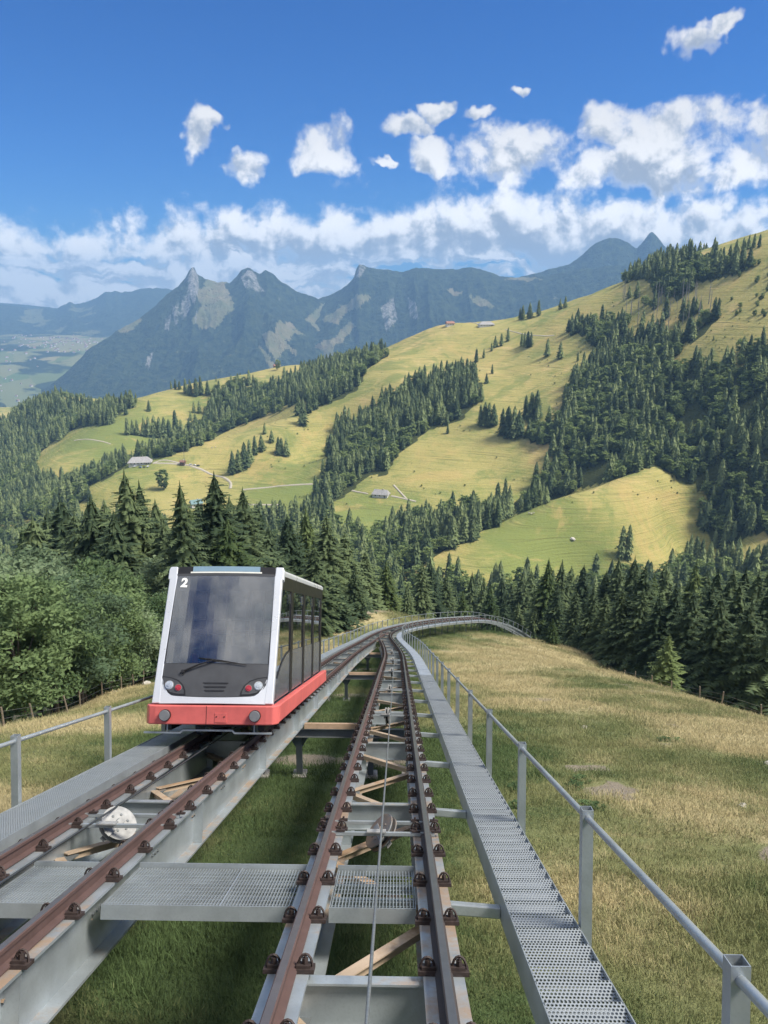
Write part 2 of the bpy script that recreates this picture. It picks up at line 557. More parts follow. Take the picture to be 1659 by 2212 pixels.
def m_mountain(name, rock_amt=1.0, meadow_col=(0.27, 0.225, 0.125)):
    def f(q):
        g = q.n('ShaderNodeNewGeometry')
        pos = g.outputs['Position']
        rock, mead = q.attr('rock'), q.attr('meadow')
        n = q.noise(pos, 0.004, 6, 0.65)
        tex = q.noise(pos, 0.02, 5, 0.75)
        fine = q.noise(pos, 0.05, 3, 0.7)
        c = q.mix(q.ramp(tex, 0.32, 0.68), (0.008, 0.018, 0.010), (0.066, 0.086, 0.036))
        c = q.mix(q.m('MULTIPLY', q.ramp(n, 0.55, 0.75), 0.6), c, (0.07, 0.085, 0.03))
        mm = q.m('ADD', q.m('MULTIPLY', mead, 0.8), q.m('ADD', q.m('MULTIPLY', q.m('SUBTRACT', tex, 0.5), 1.9), q.m('MULTIPLY', q.m('SUBTRACT', q.noise(pos, 0.0075, 5, 0.7), 0.5), 1.75)))
        mc = q.mix(q.ramp(n, 0.35, 0.65), meadow_col, (0.17, 0.18, 0.08))
        c = q.mix(q.ramp(mm, 0.42, 0.55), c, mc)
        rn = q.noise(q.vm('MULTIPLY', pos, (0.012, 0.012, 0.004)), 1.0, 6, 0.7)
        rr = q.m('ADD', q.m('MULTIPLY', rock, rock_amt), q.m('MULTIPLY', q.m('SUBTRACT', rn, 0.5), 0.9))
        rc = q.mix(q.ramp(fine, 0.3, 0.7), (0.15, 0.145, 0.13), (0.42, 0.40, 0.36))
        c = q.mix(q.ramp(rr, 0.5, 0.66), c, rc)
        return principled(q, c, 0.95, 0, q.bump(q.m('ADD', tex, q.m('MULTIPLY', fine, 0.6)), 1.0, 34.0), 0.05)
    return material(name, f)

def m_valley(name):
    def f(q):
        pos = q.n('ShaderNodeNewGeometry').outputs['Position']
        wv = q.vm('ADD', pos, q.vm('SCALE', q.noise(pos, 0.0012, 3, 0.5, out='Color'), scale=500.0))
        v = q.n('ShaderNodeTexVoronoi', feature='F1')
        q.put(v.inputs['Vector'], q.vm('MULTIPLY', wv, (1.0, 0.45, 0.0)))
        v.inputs['Scale'].default_value = 0.0042
        s = q.xyz(v.outputs['Color'])
        c = q.mix(s[0], (0.10, 0.15, 0.045), (0.27, 0.235, 0.11))
        c = q.mix(q.ramp(s[1], 0.72, 0.78), c, (0.035, 0.05, 0.022))
        w = q.noise(pos, 0.0011, 5, 0.6)
        c = q.mix(q.ramp(w, 0.54, 0.58), c, (0.028, 0.042, 0.018))
        town = q.attr('town')
        tn = q.noise(pos, 0.012, 4, 0.8)
        c = q.mix(q.m('MULTIPLY', q.ramp(tn, 0.5, 0.65), q.m('MULTIPLY', town, 0.4)), c, (0.36, 0.33, 0.30))
        return principled(q, c, 0.95, 0, None, 0.05)
    return material(name, f)

MAT = {}
MAT['steel'] = m_galvanised('galvanised_steel', 0.85)
MAT['steel_clean'] = m_galvanised('galvanised_steel_clean', 0.06)
MAT['steel_dark'] = m_galvanised('weathered_steel', 0.85, (0.15, 0.165, 0.17), 0.55, 0.2)
MAT['brace'] = m_galvanised('stained_brace_steel', 1.6, (0.44, 0.34, 0.245), 0.6, 0.05)
MAT['tread'] = m_dots('perforated_tread_plate')
MAT['rail_rust'] = m_rail('rusty_rail', (0.098, 0.058, 0.051), (0.21, 0.18, 0.17))
MAT['rail_dark'] = m_rail('dark_rail', (0.055, 0.045, 0.042), (0.17, 0.17, 0.175))
MAT['clip'] = m_plain('rusty_clip_iron', (0.042, 0.029, 0.026), 0.7, 0.2, 0.35, 20)
MAT['rope'] = m_plain('wire_rope_steel', (0.24, 0.26, 0.265), 0.45, 0.6, 0.15, 40)
MAT['rope_dark'] = m_plain('greased_wire_rope', (0.05, 0.055, 0.06), 0.45, 0.3, 0.2, 40)
MAT['sheave'] = m_plain('pale_pulley_paint', (0.30, 0.30, 0.29), 0.5, 0.1, 0.22, 14)
MAT['rubber'] = m_plain('black_rubber', (0.018, 0.019, 0.021), 0.6)
MAT['rust_beam'] = m_plain('rust_stained_beam', (0.40, 0.28, 0.19), 0.75, 0.0, 0.2, 3)
MAT['soil_near'] = m_meadow_near('meadow_soil', False)
MAT['grass'] = m_meadow_near('meadow_grass', True)
MAT['hill'] = m_hillside('alpine_pasture')
MAT['mountain'] = m_mountain('mountain_forest_rock')
MAT['mountain_far'] = m_mountain('far_mountain', 0.6, (0.17, 0.17, 0.08))
MAT['valley'] = m_valley('valley_fields')
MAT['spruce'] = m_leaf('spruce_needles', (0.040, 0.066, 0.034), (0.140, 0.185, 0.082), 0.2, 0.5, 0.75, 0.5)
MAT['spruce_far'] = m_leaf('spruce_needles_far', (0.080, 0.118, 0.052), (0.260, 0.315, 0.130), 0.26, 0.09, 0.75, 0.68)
MAT['spruce_light'] = m_leaf('light_spruce_needles', (0.045, 0.075, 0.026), (0.145, 0.190, 0.066), 0.2, 0.6)
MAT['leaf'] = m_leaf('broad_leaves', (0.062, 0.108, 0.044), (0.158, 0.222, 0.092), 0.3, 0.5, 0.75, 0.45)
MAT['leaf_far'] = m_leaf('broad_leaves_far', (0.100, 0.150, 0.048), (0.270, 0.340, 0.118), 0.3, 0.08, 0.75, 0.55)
MAT['willow'] = m_leaf('grey_green_leaves', (0.078, 0.124, 0.066), (0.210, 0.272, 0.148), 0.3, 0.6, 0.75, 0.5)
MAT['bark'] = m_plain('bark', (0.095, 0.078, 0.060), 0.9, 0, 0.4, 5, 0.4)
MAT['snag'] = m_plain('dead_grey_wood', (0.26, 0.24, 0.22), 0.9, 0, 0.3, 1)
MAT['wood_post'] = m_plain('weathered_wood', (0.21, 0.17, 0.125), 0.9, 0, 0.35, 9)
MAT['stone'] = m_plain('pale_limestone', (0.46, 0.43, 0.38), 0.9, 0, 0.25, 4)
# ------------------------------------------------------------------ the line of the railway: arc length s, lateral x, normal n
PSI0 = R(1.095)
G0 = 0.4254
def build_path():
    ds, lo, hi = 0.25, -14.0, 232.0
    s = np.arange(int((hi - lo) / ds) + 1) * ds + lo
    g = np.interp(s, (-14, 40, 70, 95, 118, 132, 146, 162, 232), (G0, G0, .405, .385, .35, .36, .49, .60, .62))
    k = np.interp(s, (-14, 70, 85, 115, 128, 232), (0, 0, 1 / 95, 1 / 95, 0, 0))
    psi = PSI0 + np.cumsum(k) * ds
    c = 1 / np.sqrt(1 + g * g)
    T = np.stack([np.sin(psi) * c, np.cos(psi) * c, -g * c], 1)
    pos = np.cumsum(T * ds, 0)
    n0 = np.array([math.sin(PSI0) * G0, math.cos(PSI0) * G0, 1]) / math.sqrt(1 + G0 * G0)
    i0 = int(-lo / ds)
    pos = pos - pos[i0] - 2.35 * n0
    L = np.stack([np.cos(psi), -np.sin(psi), 0 * psi], 1)
    return s, pos, T, L, np.cross(L, T)
PS, PP, PT, PL, PN = build_path()

def _ip(arr, s):
    return np.array([np.interp(s, PS, arr[:, k]) for k in range(3)])
def frame(s):
    t = _ip(PT, s); l = _ip(PL, s)
    t /= np.linalg.norm(t); l /= np.linalg.norm(l)
    return _ip(PP, s), t, l, np.cross(l, t)
def at(s, x, n=0.0):
    p, t, l, nn = frame(s)
    return p + l * x + nn * n
def frame_matrix(s, x, n=0.0, level=False):
    p, t, l, nn = frame(s)
    q = p + l * x + nn * n
    if level:
        t = np.array([t[0], t[1], 0]); t /= np.linalg.norm(t); nn = np.array([0, 0, 1.0])
    return Matrix(((l[0], t[0], nn[0], q[0]), (l[1], t[1], nn[1], q[1]), (l[2], t[2], nn[2], q[2]), (0, 0, 0, 1)))

GAUGE = 1.10
X_MERGE = -1.85
def x_right(s): return -0.212 + (X_MERGE + 0.212) * float(sstep(45, 98, s))
def x_left(s): return -3.36 + (X_MERGE + 3.36) * float(sstep(45, 98, s))

def sweep(profile, s0, s1, xf, closed=True, step=None):
    """profile of (x, n) points swept along the line; xf(s) is the lateral offset. Returns verts, quad faces"""
    ss, s = [], s0
    while s < s1 - 1e-6:
        ss.append(s)
        s += step or (2.5 if s < 40 else 1.0)
    ss.append(s1)
    vs, fs, n = [], [], len(profile)
    for s in ss:
        p, t, l, nn = frame(s)
        xo = xf(s)
        for (x, z) in profile:
            vs.append(p + l * (x + xo) + nn * z)
    for i in range(len(ss) - 1):
        for k in range(n if closed else n - 1):
            a, b = i * n + k, i * n + (k + 1) % n
            fs.append([a, b, b + n, a + n])
    if closed:
        fs.append(list(range(n))[::-1]); fs.append([(len(ss) - 1) * n + k for k in range(n)])
    return vs, fs

def sweep_obj(name, profile, s0, s1, xf, mats, parent, top_faces=(), step=None, smooth=False):
    vs, fs = sweep(profile, s0, s1, xf, step=step)
    n = len(profile)
    mats = mats if isinstance(mats, (tuple, list)) else (mats,)
    mi = [1 if (len(f) == 4 and (i % n) in top_faces and i < len(fs) - 2) else 0 for i, f in enumerate(fs)]
    me = np_mesh(name, vs, fs, mats, smooth, mi)
    return link(name, me, parent)
# ------------------------------------------------------------------ terrain: our spur, the pasture hillside opposite, valley and mountains
# points seen in the photograph with their estimated distance (u, v, metres ahead)
SEEN = [
 # rib with the steep lower pasture
 (1420,1012,700),(1250,1064,665),(1150,1104,645),(1000,1180,605),(880,1250,565),
 (1300,1150,622),(1250,1240,592),(1100,1220,575),(1500,1100,690),(1480,1200,655),(1200,1150,620),(1400,1080,665),
 # centre pasture
 (1000,1070,790),(823,1075,815),(750,1120,745),(1000,1000,860),(950,930,940),(1180,980,840),(1100,1040,815),(860,1040,840),
 # upper pasture
 (1050,703,1310),(970,700,1325),(870,745,1285),(800,780,1255),(1100,780,1110),(1150,860,960),(1050,860,985),(1250,720,1090),(1300,662,1150),(950,800,1130),(900,870,1010),
 # top right ridge and its face
 (1659,530,1010),(1580,545,1060),(1500,560,1090),(1350,622,1165),(1240,662,1215),(1150,690,1265),
 (1600,700,860),(1600,850,760),(1600,1000,690),(1400,850,860),(1400,950,780),(1250,950,835),(1300,800,955),(1450,720,960),(1630,1190,600),(1500,950,750),
 # farm rib on the left
 (300,1001,965),(400,965,1015),(560,915,1075),(700,860,1135),(760,810,1205),(210,1060,900),
 (450,1030,930),(600,1000,945),(700,1000,915),(650,1060,860),(560,1100,810),(400,1100,815),(300,1100,830),(650,930,1030),(850,830,1085),(750,950,975),
 # back pasture
 (100,1000,1160),(200,930,1265),(330,930,1260),(300,868,1365),(400,850,1410),(450,900,1330),(520,812,1490),(640,790,1560),(740,790,1460),
 # wooded hump, left
 (120,862,1560),(0,930,1510),(60,975,1360),(250,872,1520),(0,1060,1150),(100,1085,1000),(0,1150,850),(150,1120,860),
]
FIXED = [  # places the camera cannot see: (x, y, z)
 (95,708,-214),(190,745,-196),(-314,1085,-226),(-196,1160,-197),(-60,1010,-196),(-90,960,-200),
 (-1000,2300,-620),(-300,2250,-560),(250,2150,-430),(750,1750,-160),(1000,1350,40),(-1600,1700,-560),(-1700,900,-480),
 (950,700,70),(900,300,40),(650,100,-20),(-750,600,-330),(-500,200,-230),(-200,300,-190),(-300,500,-262),(0,470,-232),
 (150,380,-232),(310,420,-215),(420,220,-140),(-420,800,-262),(350,560,-205),(480,620,-110),(560,480,-90),(-900,0,-300),(600,-200,-10),(1300,1800,-200),(1400,900,60),(0,1750,-190),(-500,1750,-260),
]
CP = []
for (u, v, d) in SEEN:
    CP.append(ray(u, v) * d)
CP = np.array([list(p) for p in CP] + [list(p) for p in FIXED])

def tps_kernel(d2):
    return np.where(d2 > 1e-9, 0.5 * d2 * np.log(d2 + 1e-12), 0.0)
def tps_fit(P, lam=2e-4):
    xy = P[:, :2] / 1000.0
    n = len(P)
    d2 = ((xy[:, None] - xy[None]) ** 2).sum(-1)
    K = tps_kernel(d2) + lam * np.eye(n)
    Q = np.hstack([np.ones((n, 1)), xy])
    A = np.block([[K, Q], [Q.T, np.zeros((3, 3))]])
    w = np.linalg.solve(A, np.concatenate([P[:, 2], np.zeros(3)]))
    return xy, w
TXY, TW = tps_fit(CP)
def tps(x, y):
    x = np.asarray(x, float); y = np.asarray(y, float)
    sh = x.shape
    x, y = x.ravel() / 1000.0, y.ravel() / 1000.0
    out = np.empty(len(x))
    for i in range(0, len(x), 20000):
        a, b = x[i:i + 20000], y[i:i + 20000]
        d2 = (a[:, None] - TXY[None, :, 0]) ** 2 + (b[:, None] - TXY[None, :, 1]) ** 2
        out[i:i + 20000] = tps_kernel(d2) @ TW[:-3] + TW[-3] + TW[-2] * a + TW[-1] * b
    return out.reshape(sh)

# plan of the railway, run on past both ends, to measure from
def _plan():
    s = np.concatenate([np.arange(-60, -14, 2.0), PS[::4], np.arange(234, 560, 4.0)])
    p0, p1 = PP[0], PP[-1]
    t0, t1 = PT[0], PT[-1]
    pts = []
    for q in s:
        if q < PS[0]: pts.append(p0 + t0 * (q - PS[0]))
        elif q > PS[-1]: pts.append(p1 + t1 * (q - PS[-1]))
        else: pts.append(_ip(PP, q))
    pts = np.array(pts)
    tx = np.gradient(pts[:, :2], axis=0); tx /= np.linalg.norm(tx, axis=1, keepdims=True)
    return s, pts, tx
QS, QP, QT = _plan()
def to_track(x, y):
    """(s, lateral, z of rail) of plan points"""
    x = np.asarray(x, float).ravel(); y = np.asarray(y, float).ravel()
    S = np.empty(len(x)); LAT = np.empty(len(x)); Z = np.empty(len(x))
    for i in range(0, len(x), 8000):
        a, b = x[i:i + 8000], y[i:i + 8000]
        d2 = (a[:, None] - QP[None, :, 0]) ** 2 + (b[:, None] - QP[None, :, 1]) ** 2
        j = d2.argmin(1)
        dx, dy = a - QP[j, 0], b - QP[j, 1]
        al = dx * QT[j, 0] + dy * QT[j, 1]
        lat = dx * QT[j, 1] - dy * QT[j, 0]
        far = np.hypot(dx, dy)
        lat = np.where(far > np.abs(lat) + 6, np.sign(lat + 1e-9) * far, lat)
        S[i:i + 8000] = QS[j] + al; LAT[i:i + 8000] = lat
        sl = np.gradient(QP[:, 2]) / (np.linalg.norm(np.gradient(QP[:, :2], axis=0), axis=1))
        Z[i:i + 8000] = QP[j, 2] + sl[j] * np.clip(al, -4, 4)
    return S, LAT, Z

def spur(x, y):
    """z of the ridge that carries the railway"""
    S, LAT, Z = to_track(x, y)
    c = LAT + 1.8
    r = 3.2 * np.log1p(np.exp(np.clip((c - 23.5 - 2.5 * (fbm(S / 40, S * 0, 2, 5) - .5)) / 3.2, -30, 30)))
    l = 4.0 * np.log1p(np.exp(np.clip((-c - 17.5) / 4.0, -30, 30)))
    z = Z - 2.48 - 0.62 * r - 0.42 * l
    z += (fbm(S / 9.0, LAT / 9.0, 4, 11) - .5) * 0.9 * sstep(0, 6, np.abs(c) - 2.5) + (fbm(S / 2.2, LAT / 2.2, 3, 12) - .5) * 0.22
    # grassy knoll left of the line before the bend
    z += 2.6 * np.exp(-((S - 116) / 12) ** 2 - ((LAT + 12) / 5.5) ** 2)
    return z, S, LAT

def ground_z(x, y):
    x = np.asarray(x, float); y = np.asarray(y, float)
    sh = x.shape
    a, _, _ = spur(x.ravel(), y.ravel())
    b = tps(x.ravel(), y.ravel())
    b = b + (fbm(x.ravel() / 90, y.ravel() / 90, 4, 31) - .5) * 10
    k = 8.0
    h = np.clip(0.5 + 0.5 * (a - b) / k, 0, 1)
    m = b * (1 - h) + a * h + k * h * (1 - h)
    near = np.hypot(x.ravel(), y.ravel()) < 330
    m = np.where(near & (a > b + k), a, m)
    return m.reshape(sh)

def cast(u, v, dmin=60.0, dmax=2600.0, steps=420):
    """where the sight lines through frame points meet the ground; nan where they miss"""
    u = np.atleast_1d(np.asarray(u, float)); v = np.atleast_1d(np.asarray(v, float))
    k = (v - 1106.0) / FOC
    yy = cP - k * sP
    dx, dz = (u - 829.5) / FOC / yy, (-sP - k * cP) / yy
    ds = np.geomspace(dmin, dmax, steps)
    hit = np.full(len(u), np.nan); done = np.zeros(len(u), bool)
    prev = np.full(len(u), ds[0])
    for d in ds:
        act = np.where(~done)[0]
        if not len(act): break
        z = ground_fast(dx[act] * d, np.full(len(act), d))
        below = dz[act] * d < z
        idx = act[below]
        lo = prev[idx].copy(); hi = np.full(len(idx), d)
        for _ in range(7):
            mid = (lo + hi) / 2
            b = dz[idx] * mid < ground_fast(dx[idx] * mid, mid)
            hi = np.where(b, mid, hi); lo = np.where(b, lo, mid)
        hit[idx] = hi; done[idx] = True
        prev[act] = d
    return np.stack([dx * hit, hit, dz * hit], 1)

# raster of the ground for quick look-ups
GX0, GX1, GY0, GY1, GS = -1500.0, 1300.0, -120.0, 2500.0, 7.0
_gx = np.arange(GX0, GX1 + GS, GS); _gy = np.arange(GY0, GY1 + GS, GS)
_GXX, _GYY = np.meshgrid(_gx, _gy)
GRID_Z = ground_z(_GXX, _GYY)
def ground_fast(x, y):
    fx = np.clip((x - GX0) / GS, 0, len(_gx) - 1.001); fy = np.clip((y - GY0) / GS, 0, len(_gy) - 1.001)
    ix, iy = fx.astype(int), fy.astype(int)
    tx, ty = fx - ix, fy - iy
    return (GRID_Z[iy, ix] * (1 - tx) + GRID_Z[iy, ix + 1] * tx) * (1 - ty) + (GRID_Z[iy + 1, ix] * (1 - tx) + GRID_Z[iy + 1, ix + 1] * tx) * ty

# woods, as areas of tree feet on the hillside
WOODS = {
 'big': [(1300,770),(1400,745),(1480,792),(1600,800),(1659,780),(1720,780),(1720,1180),(1640,1150),(1560,1190),(1510,1130),(1530,1062),(1480,1046),(1420,1006),(1250,1057),(1150,1096),(1000,1170),(940,1203),(870,1243),(790,1200),(800,1160),(900,1125),(1000,1097),(1110,1086),(1150,1056),(1188,1000),(1195,965),(1120,945),(1150,920),(1185,915),(1215,880),(1240,840),(1265,805)],
 'ridge': [(1345,617),(1375,602),(1394,594),(1420,640),(1475,648),(1500,610),(1550,604),(1600,590),(1625,572),(1629,560),(1560,562),(1530,560),(1500,562),(1480,562),(1394,585)],
 'shoulder': [(1226,733),(1250,718),(1280,738),(1292,748),(1330,738),(1358,718),(1350,690),(1300,700),(1255,700)],
 'cleared': [(1359,738),(1380,718),(1430,718),(1455,718),(1480,748),(1510,733),(1550,690),(1538,680),(1510,710),(1470,758),(1440,783),(1405,788),(1305,778),(1300,758)],
 'corner': [(1600,760),(1659,745),(1720,740),(1720,800),(1650,806),(1605,800)],
 'centre': [(735,915),(800,894),(839,852),(905,828),(995,814),(1042,829),(1030,864),(1000,904),(930,929),(860,979),(830,1030),(800,1025),(750,1069),(690,1100),(665,1092),(700,1034),(715,974),(725,934)],
 'band': [(770,784),(830,764),(835,770),(790,800),(772,844),(725,866),(690,876),(645,862),(625,872),(565,900),(500,925),(465,945),(400,972),(350,991),(320,997),(280,1000),(225,1039),(200,1044),(190,1030),(225,1008),(280,982),(320,980),(350,965),(415,940),(450,890),(465,850),(505,832),(555,836),(600,834),(690,796),(740,789)],
 'hump': [(-60,960),(0,928),(30,904),(65,880),(120,862),(170,870),(220,884),(290,874),(297,870),(262,893),(222,921),(190,921),(150,931),(100,966),(80,986),(75,1016),(85,1036),(190,1042),(190,1072),(150,1112),(0,1130),(-60,1130)],
 'gully': [(380,1160),(500,1140),(700,1120),(760,1150),(800,1200),(870,1250),(940,1240),(1000,1270),(1250,1270),(1500,1215),(1720,1200),(1720,1420),(300,1420),(0,1300),(0,1150),(150,1120),(300,1140)],
}
SPARSE = {'snags': [(1345,640),(1420,640),(1500,640),(1545,660),(1530,700),(1480,720),(1400,715),(1340,690)],
          'young': [(1575,600),(1659,560),(1720,560),(1720,700),(1640,700),(1580,680)]}
PATHS = [  # light tracks over the pastures: frame points and width in metres
 ([(330,1001),(398,1003),(440,1016),(480,1030),(500,1044),(497,1056)], 4.5), ([(330,1001),(350,993),(398,1003)], 3.5),
 ([(525,1058),(600,1050),(680,1046)], 4.0), ([(535,1090),(610,1090)], 5.0), ([(850,1048),(880,1080)], 3.0), ([(845,1072),(900,1084)], 3.5), ([(760,1060),(800,1069)], 3.0),
 ([(474,826),(470,818),(482,812),(500,806)], 4.0), ([(160,952),(240,960)], 3.0), ([(1020,697),(1040,707)], 3.0), ([(1092,712),(1200,725)], 2.0)]

def grid_faces(nr, nc):
    i = np.arange(nr - 1)[:, None] * nc + np.arange(nc - 1)[None]
    i = i.ravel()
    return np.stack([i, i + 1, i + nc + 1, i + nc], 1)

def build_hillside():
    # finer cells near the pastures
    gx = np.concatenate([np.arange(-1500, -700, 25.0), np.arange(-700, 700, 6.0), np.arange(700, 1301, 25.0)])
    gy = np.concatenate([np.arange(-120, 60, 12.0), np.arange(60, 1650, 6.0), np.arange(1650, 2500, 25.0)])
    X, Y = np.meshgrid(gx, gy)
    Z = ground_z(X, Y)
    P = np.stack([X.ravel(), Y.ravel(), Z.ravel()], 1)
    u, v = project_many(P)
    wood = np.zeros(len(P))
    for k, poly in WOODS.items():
        wood = np.maximum(wood, in_poly(u, v, poly).astype(float))
    green = np.zeros(len(P))
    for (a, b, r) in ((620, 1075, 110), (800, 1110, 120), (250, 960, 120), (1180, 1180, 160), (450, 870, 60)):
        green = np.maximum(green, np.exp(-((u - a) ** 2 + ((v - b) * 1.6) ** 2) / r ** 2))
    _, S, LAT = spur(P[:, 0], P[:, 1])
    inner = sstep(-62, -50, LAT) * (1 - sstep(58, 70, LAT)) * sstep(-12, -4, S) * (1 - sstep(225, 240, S))
    P[:, 2] -= 3.5 * inner
    wood = np.where((np.abs(LAT) < 130) & (S < 330), np.maximum(wood, 1.0), wood)
    me = np_mesh('hillside', P, grid_faces(len(gy), len(gx)), [MAT['hill']], True)
    add_attr(me, 'wood', wood); add_attr(me, 'green', green)
    link('hillside', me, kind='structure')
build_hillside()

def m_gravel():
    def f(q):
        pos = q.n('ShaderNodeNewGeometry').outputs['Position']
        n = q.noise(pos, 0.6, 5, 0.7)
        return principled(q, q.mix(n, (0.28, 0.25, 0.19), (0.48, 0.44, 0.36)), 0.95, 0, None, 0.1)
    return material('gravel_track', f)
MAT['gravel'] = m_gravel()
def ribbon(pts, w, lift=0.45):
    P3 = cast([p[0] for p in pts], [p[1] for p in pts])
    P3 = P3[~np.isnan(P3).any(1)]
    if len(P3) < 2: return
    # smooth, closely spaced centre line
    d = np.concatenate([[0], np.cumsum(np.linalg.norm(np.diff(P3[:, :2], axis=0), axis=1))])
    t = np.arange(0, d[-1], 4.0)
    X, Y = np.interp(t, d, P3[:, 0]), np.interp(t, d, P3[:, 1])
    for _ in range(3):
        X[1:-1] = (X[:-2] + 2 * X[1:-1] + X[2:]) / 4; Y[1:-1] = (Y[:-2] + 2 * Y[1:-1] + Y[2:]) / 4
    tx, ty = np.gradient(X), np.gradient(Y)
    n = np.hypot(tx, ty); nx, ny = ty / n, -tx / n
    V = []
    hw = w / 2 * (0.85 + 0.3 * vnoise(t / 15, t * 0, 3))
    for k in (-1.15, -1, 1, 1.15):
        x, y = X + nx * hw * k, Y + ny * hw * k
        V.append(np.stack([x, y, hill_z(x, y) + (lift if abs(k) == 1 else -0.6)], 1))
    V = np.stack(V, 1).reshape(-1, 3)
    F = []
    for i in range(len(t) - 1):
        for k in range(3):
            a = i * 4 + k
            F.append([a, a + 1, a + 5, a + 4])
    link('path', np_mesh('path', V, F, [MAT['gravel']], True), kind='structure')
def hill_z(x, y):
    return np.maximum(ground_z(x, y), ground_fast(x, y))
for pts, w in PATHS:
    ribbon(pts, w * 0.72)

def near_fields(S, LAT):
    c = LAT + 1.8
    dry = 0.40 + 0.36 * sstep(3, 9, c) * sstep(6, 34, S) + 0.32 * sstep(4, 9, -c)
    dry = dry + (fbm(S / 6, LAT / 7, 4, 21) - .5) * 2.1 + (fbm(S / 1.6, LAT / 2.2, 3, 25) - .5) * 0.8 - 0.14
    dry = np.minimum(dry + 0.22 * sstep(30, 80, S) + 0.12 * sstep(6, 14, c), 1.05)
    dry = dry - 0.58 * (1 - sstep(1.2, 4.2, np.abs(c)))
    bare = fbm(S / 2.6, LAT / 2.0, 3, 41)
    bare = sstep(0.66, 0.77, bare) * sstep(0.46, 0.58, fbm(S / 14, LAT / 10, 2, 43)) * 0.85
    for s in TRESTLES:
        for xo in (-3.0, -0.7):
            bare = np.maximum(bare, 0.9 * np.exp(-((S - s - 2.4) / 1.5) ** 2 - ((LAT - xo) / 1.6) ** 2))
    bare = np.maximum(bare, 1.0 * np.exp(-((S - 116) / 7) ** 2 - ((LAT + 13) / 3) ** 2))
    bare = np.maximum(bare, 0.85 * np.exp(-((S - 62) / 5) ** 2 - ((LAT + 21) / 2.5) ** 2))
    return dry, bare

TRESTLES = [2.6, 22.6, 43.0, 63.0]
def build_near():
    ss = np.concatenate([np.arange(-13, 45, 0.5), np.arange(45, 110, 1.0), np.arange(110, 236, 2.0)])
    ll = np.concatenate([np.arange(-66, -24, 2.0), np.arange(-24, 26, 0.5), np.arange(26, 72, 2.0)])
    pts = []
    for s in ss:
        if s <= PS[-1]:
            p, t, l, nn = frame(s)
        else:
            p = PP[-1] + PT[-1] * (s - PS[-1]); l = PL[-1]
        pts.append(p[None, :2] + ll[:, None] * l[None, :2])
    XY = np.concatenate(pts)
    z, S, LAT = spur(XY[:, 0], XY[:, 1])
    edge = np.maximum(np.maximum(sstep(-60, -66, LAT), sstep(64, 70, LAT)), sstep(228, 236, S))
    P = np.column_stack([XY, z - 3.0 * edge])
    me = np_mesh('meadow', P, grid_faces(len(ss), len(ll)), [MAT['soil_near']], True)
    dry, bare = near_fields(S, LAT)
    add_attr(me, 'dry', dry); add_attr(me, 'bare', bare)
    link('meadow_ground', me, kind='structure')
build_near()

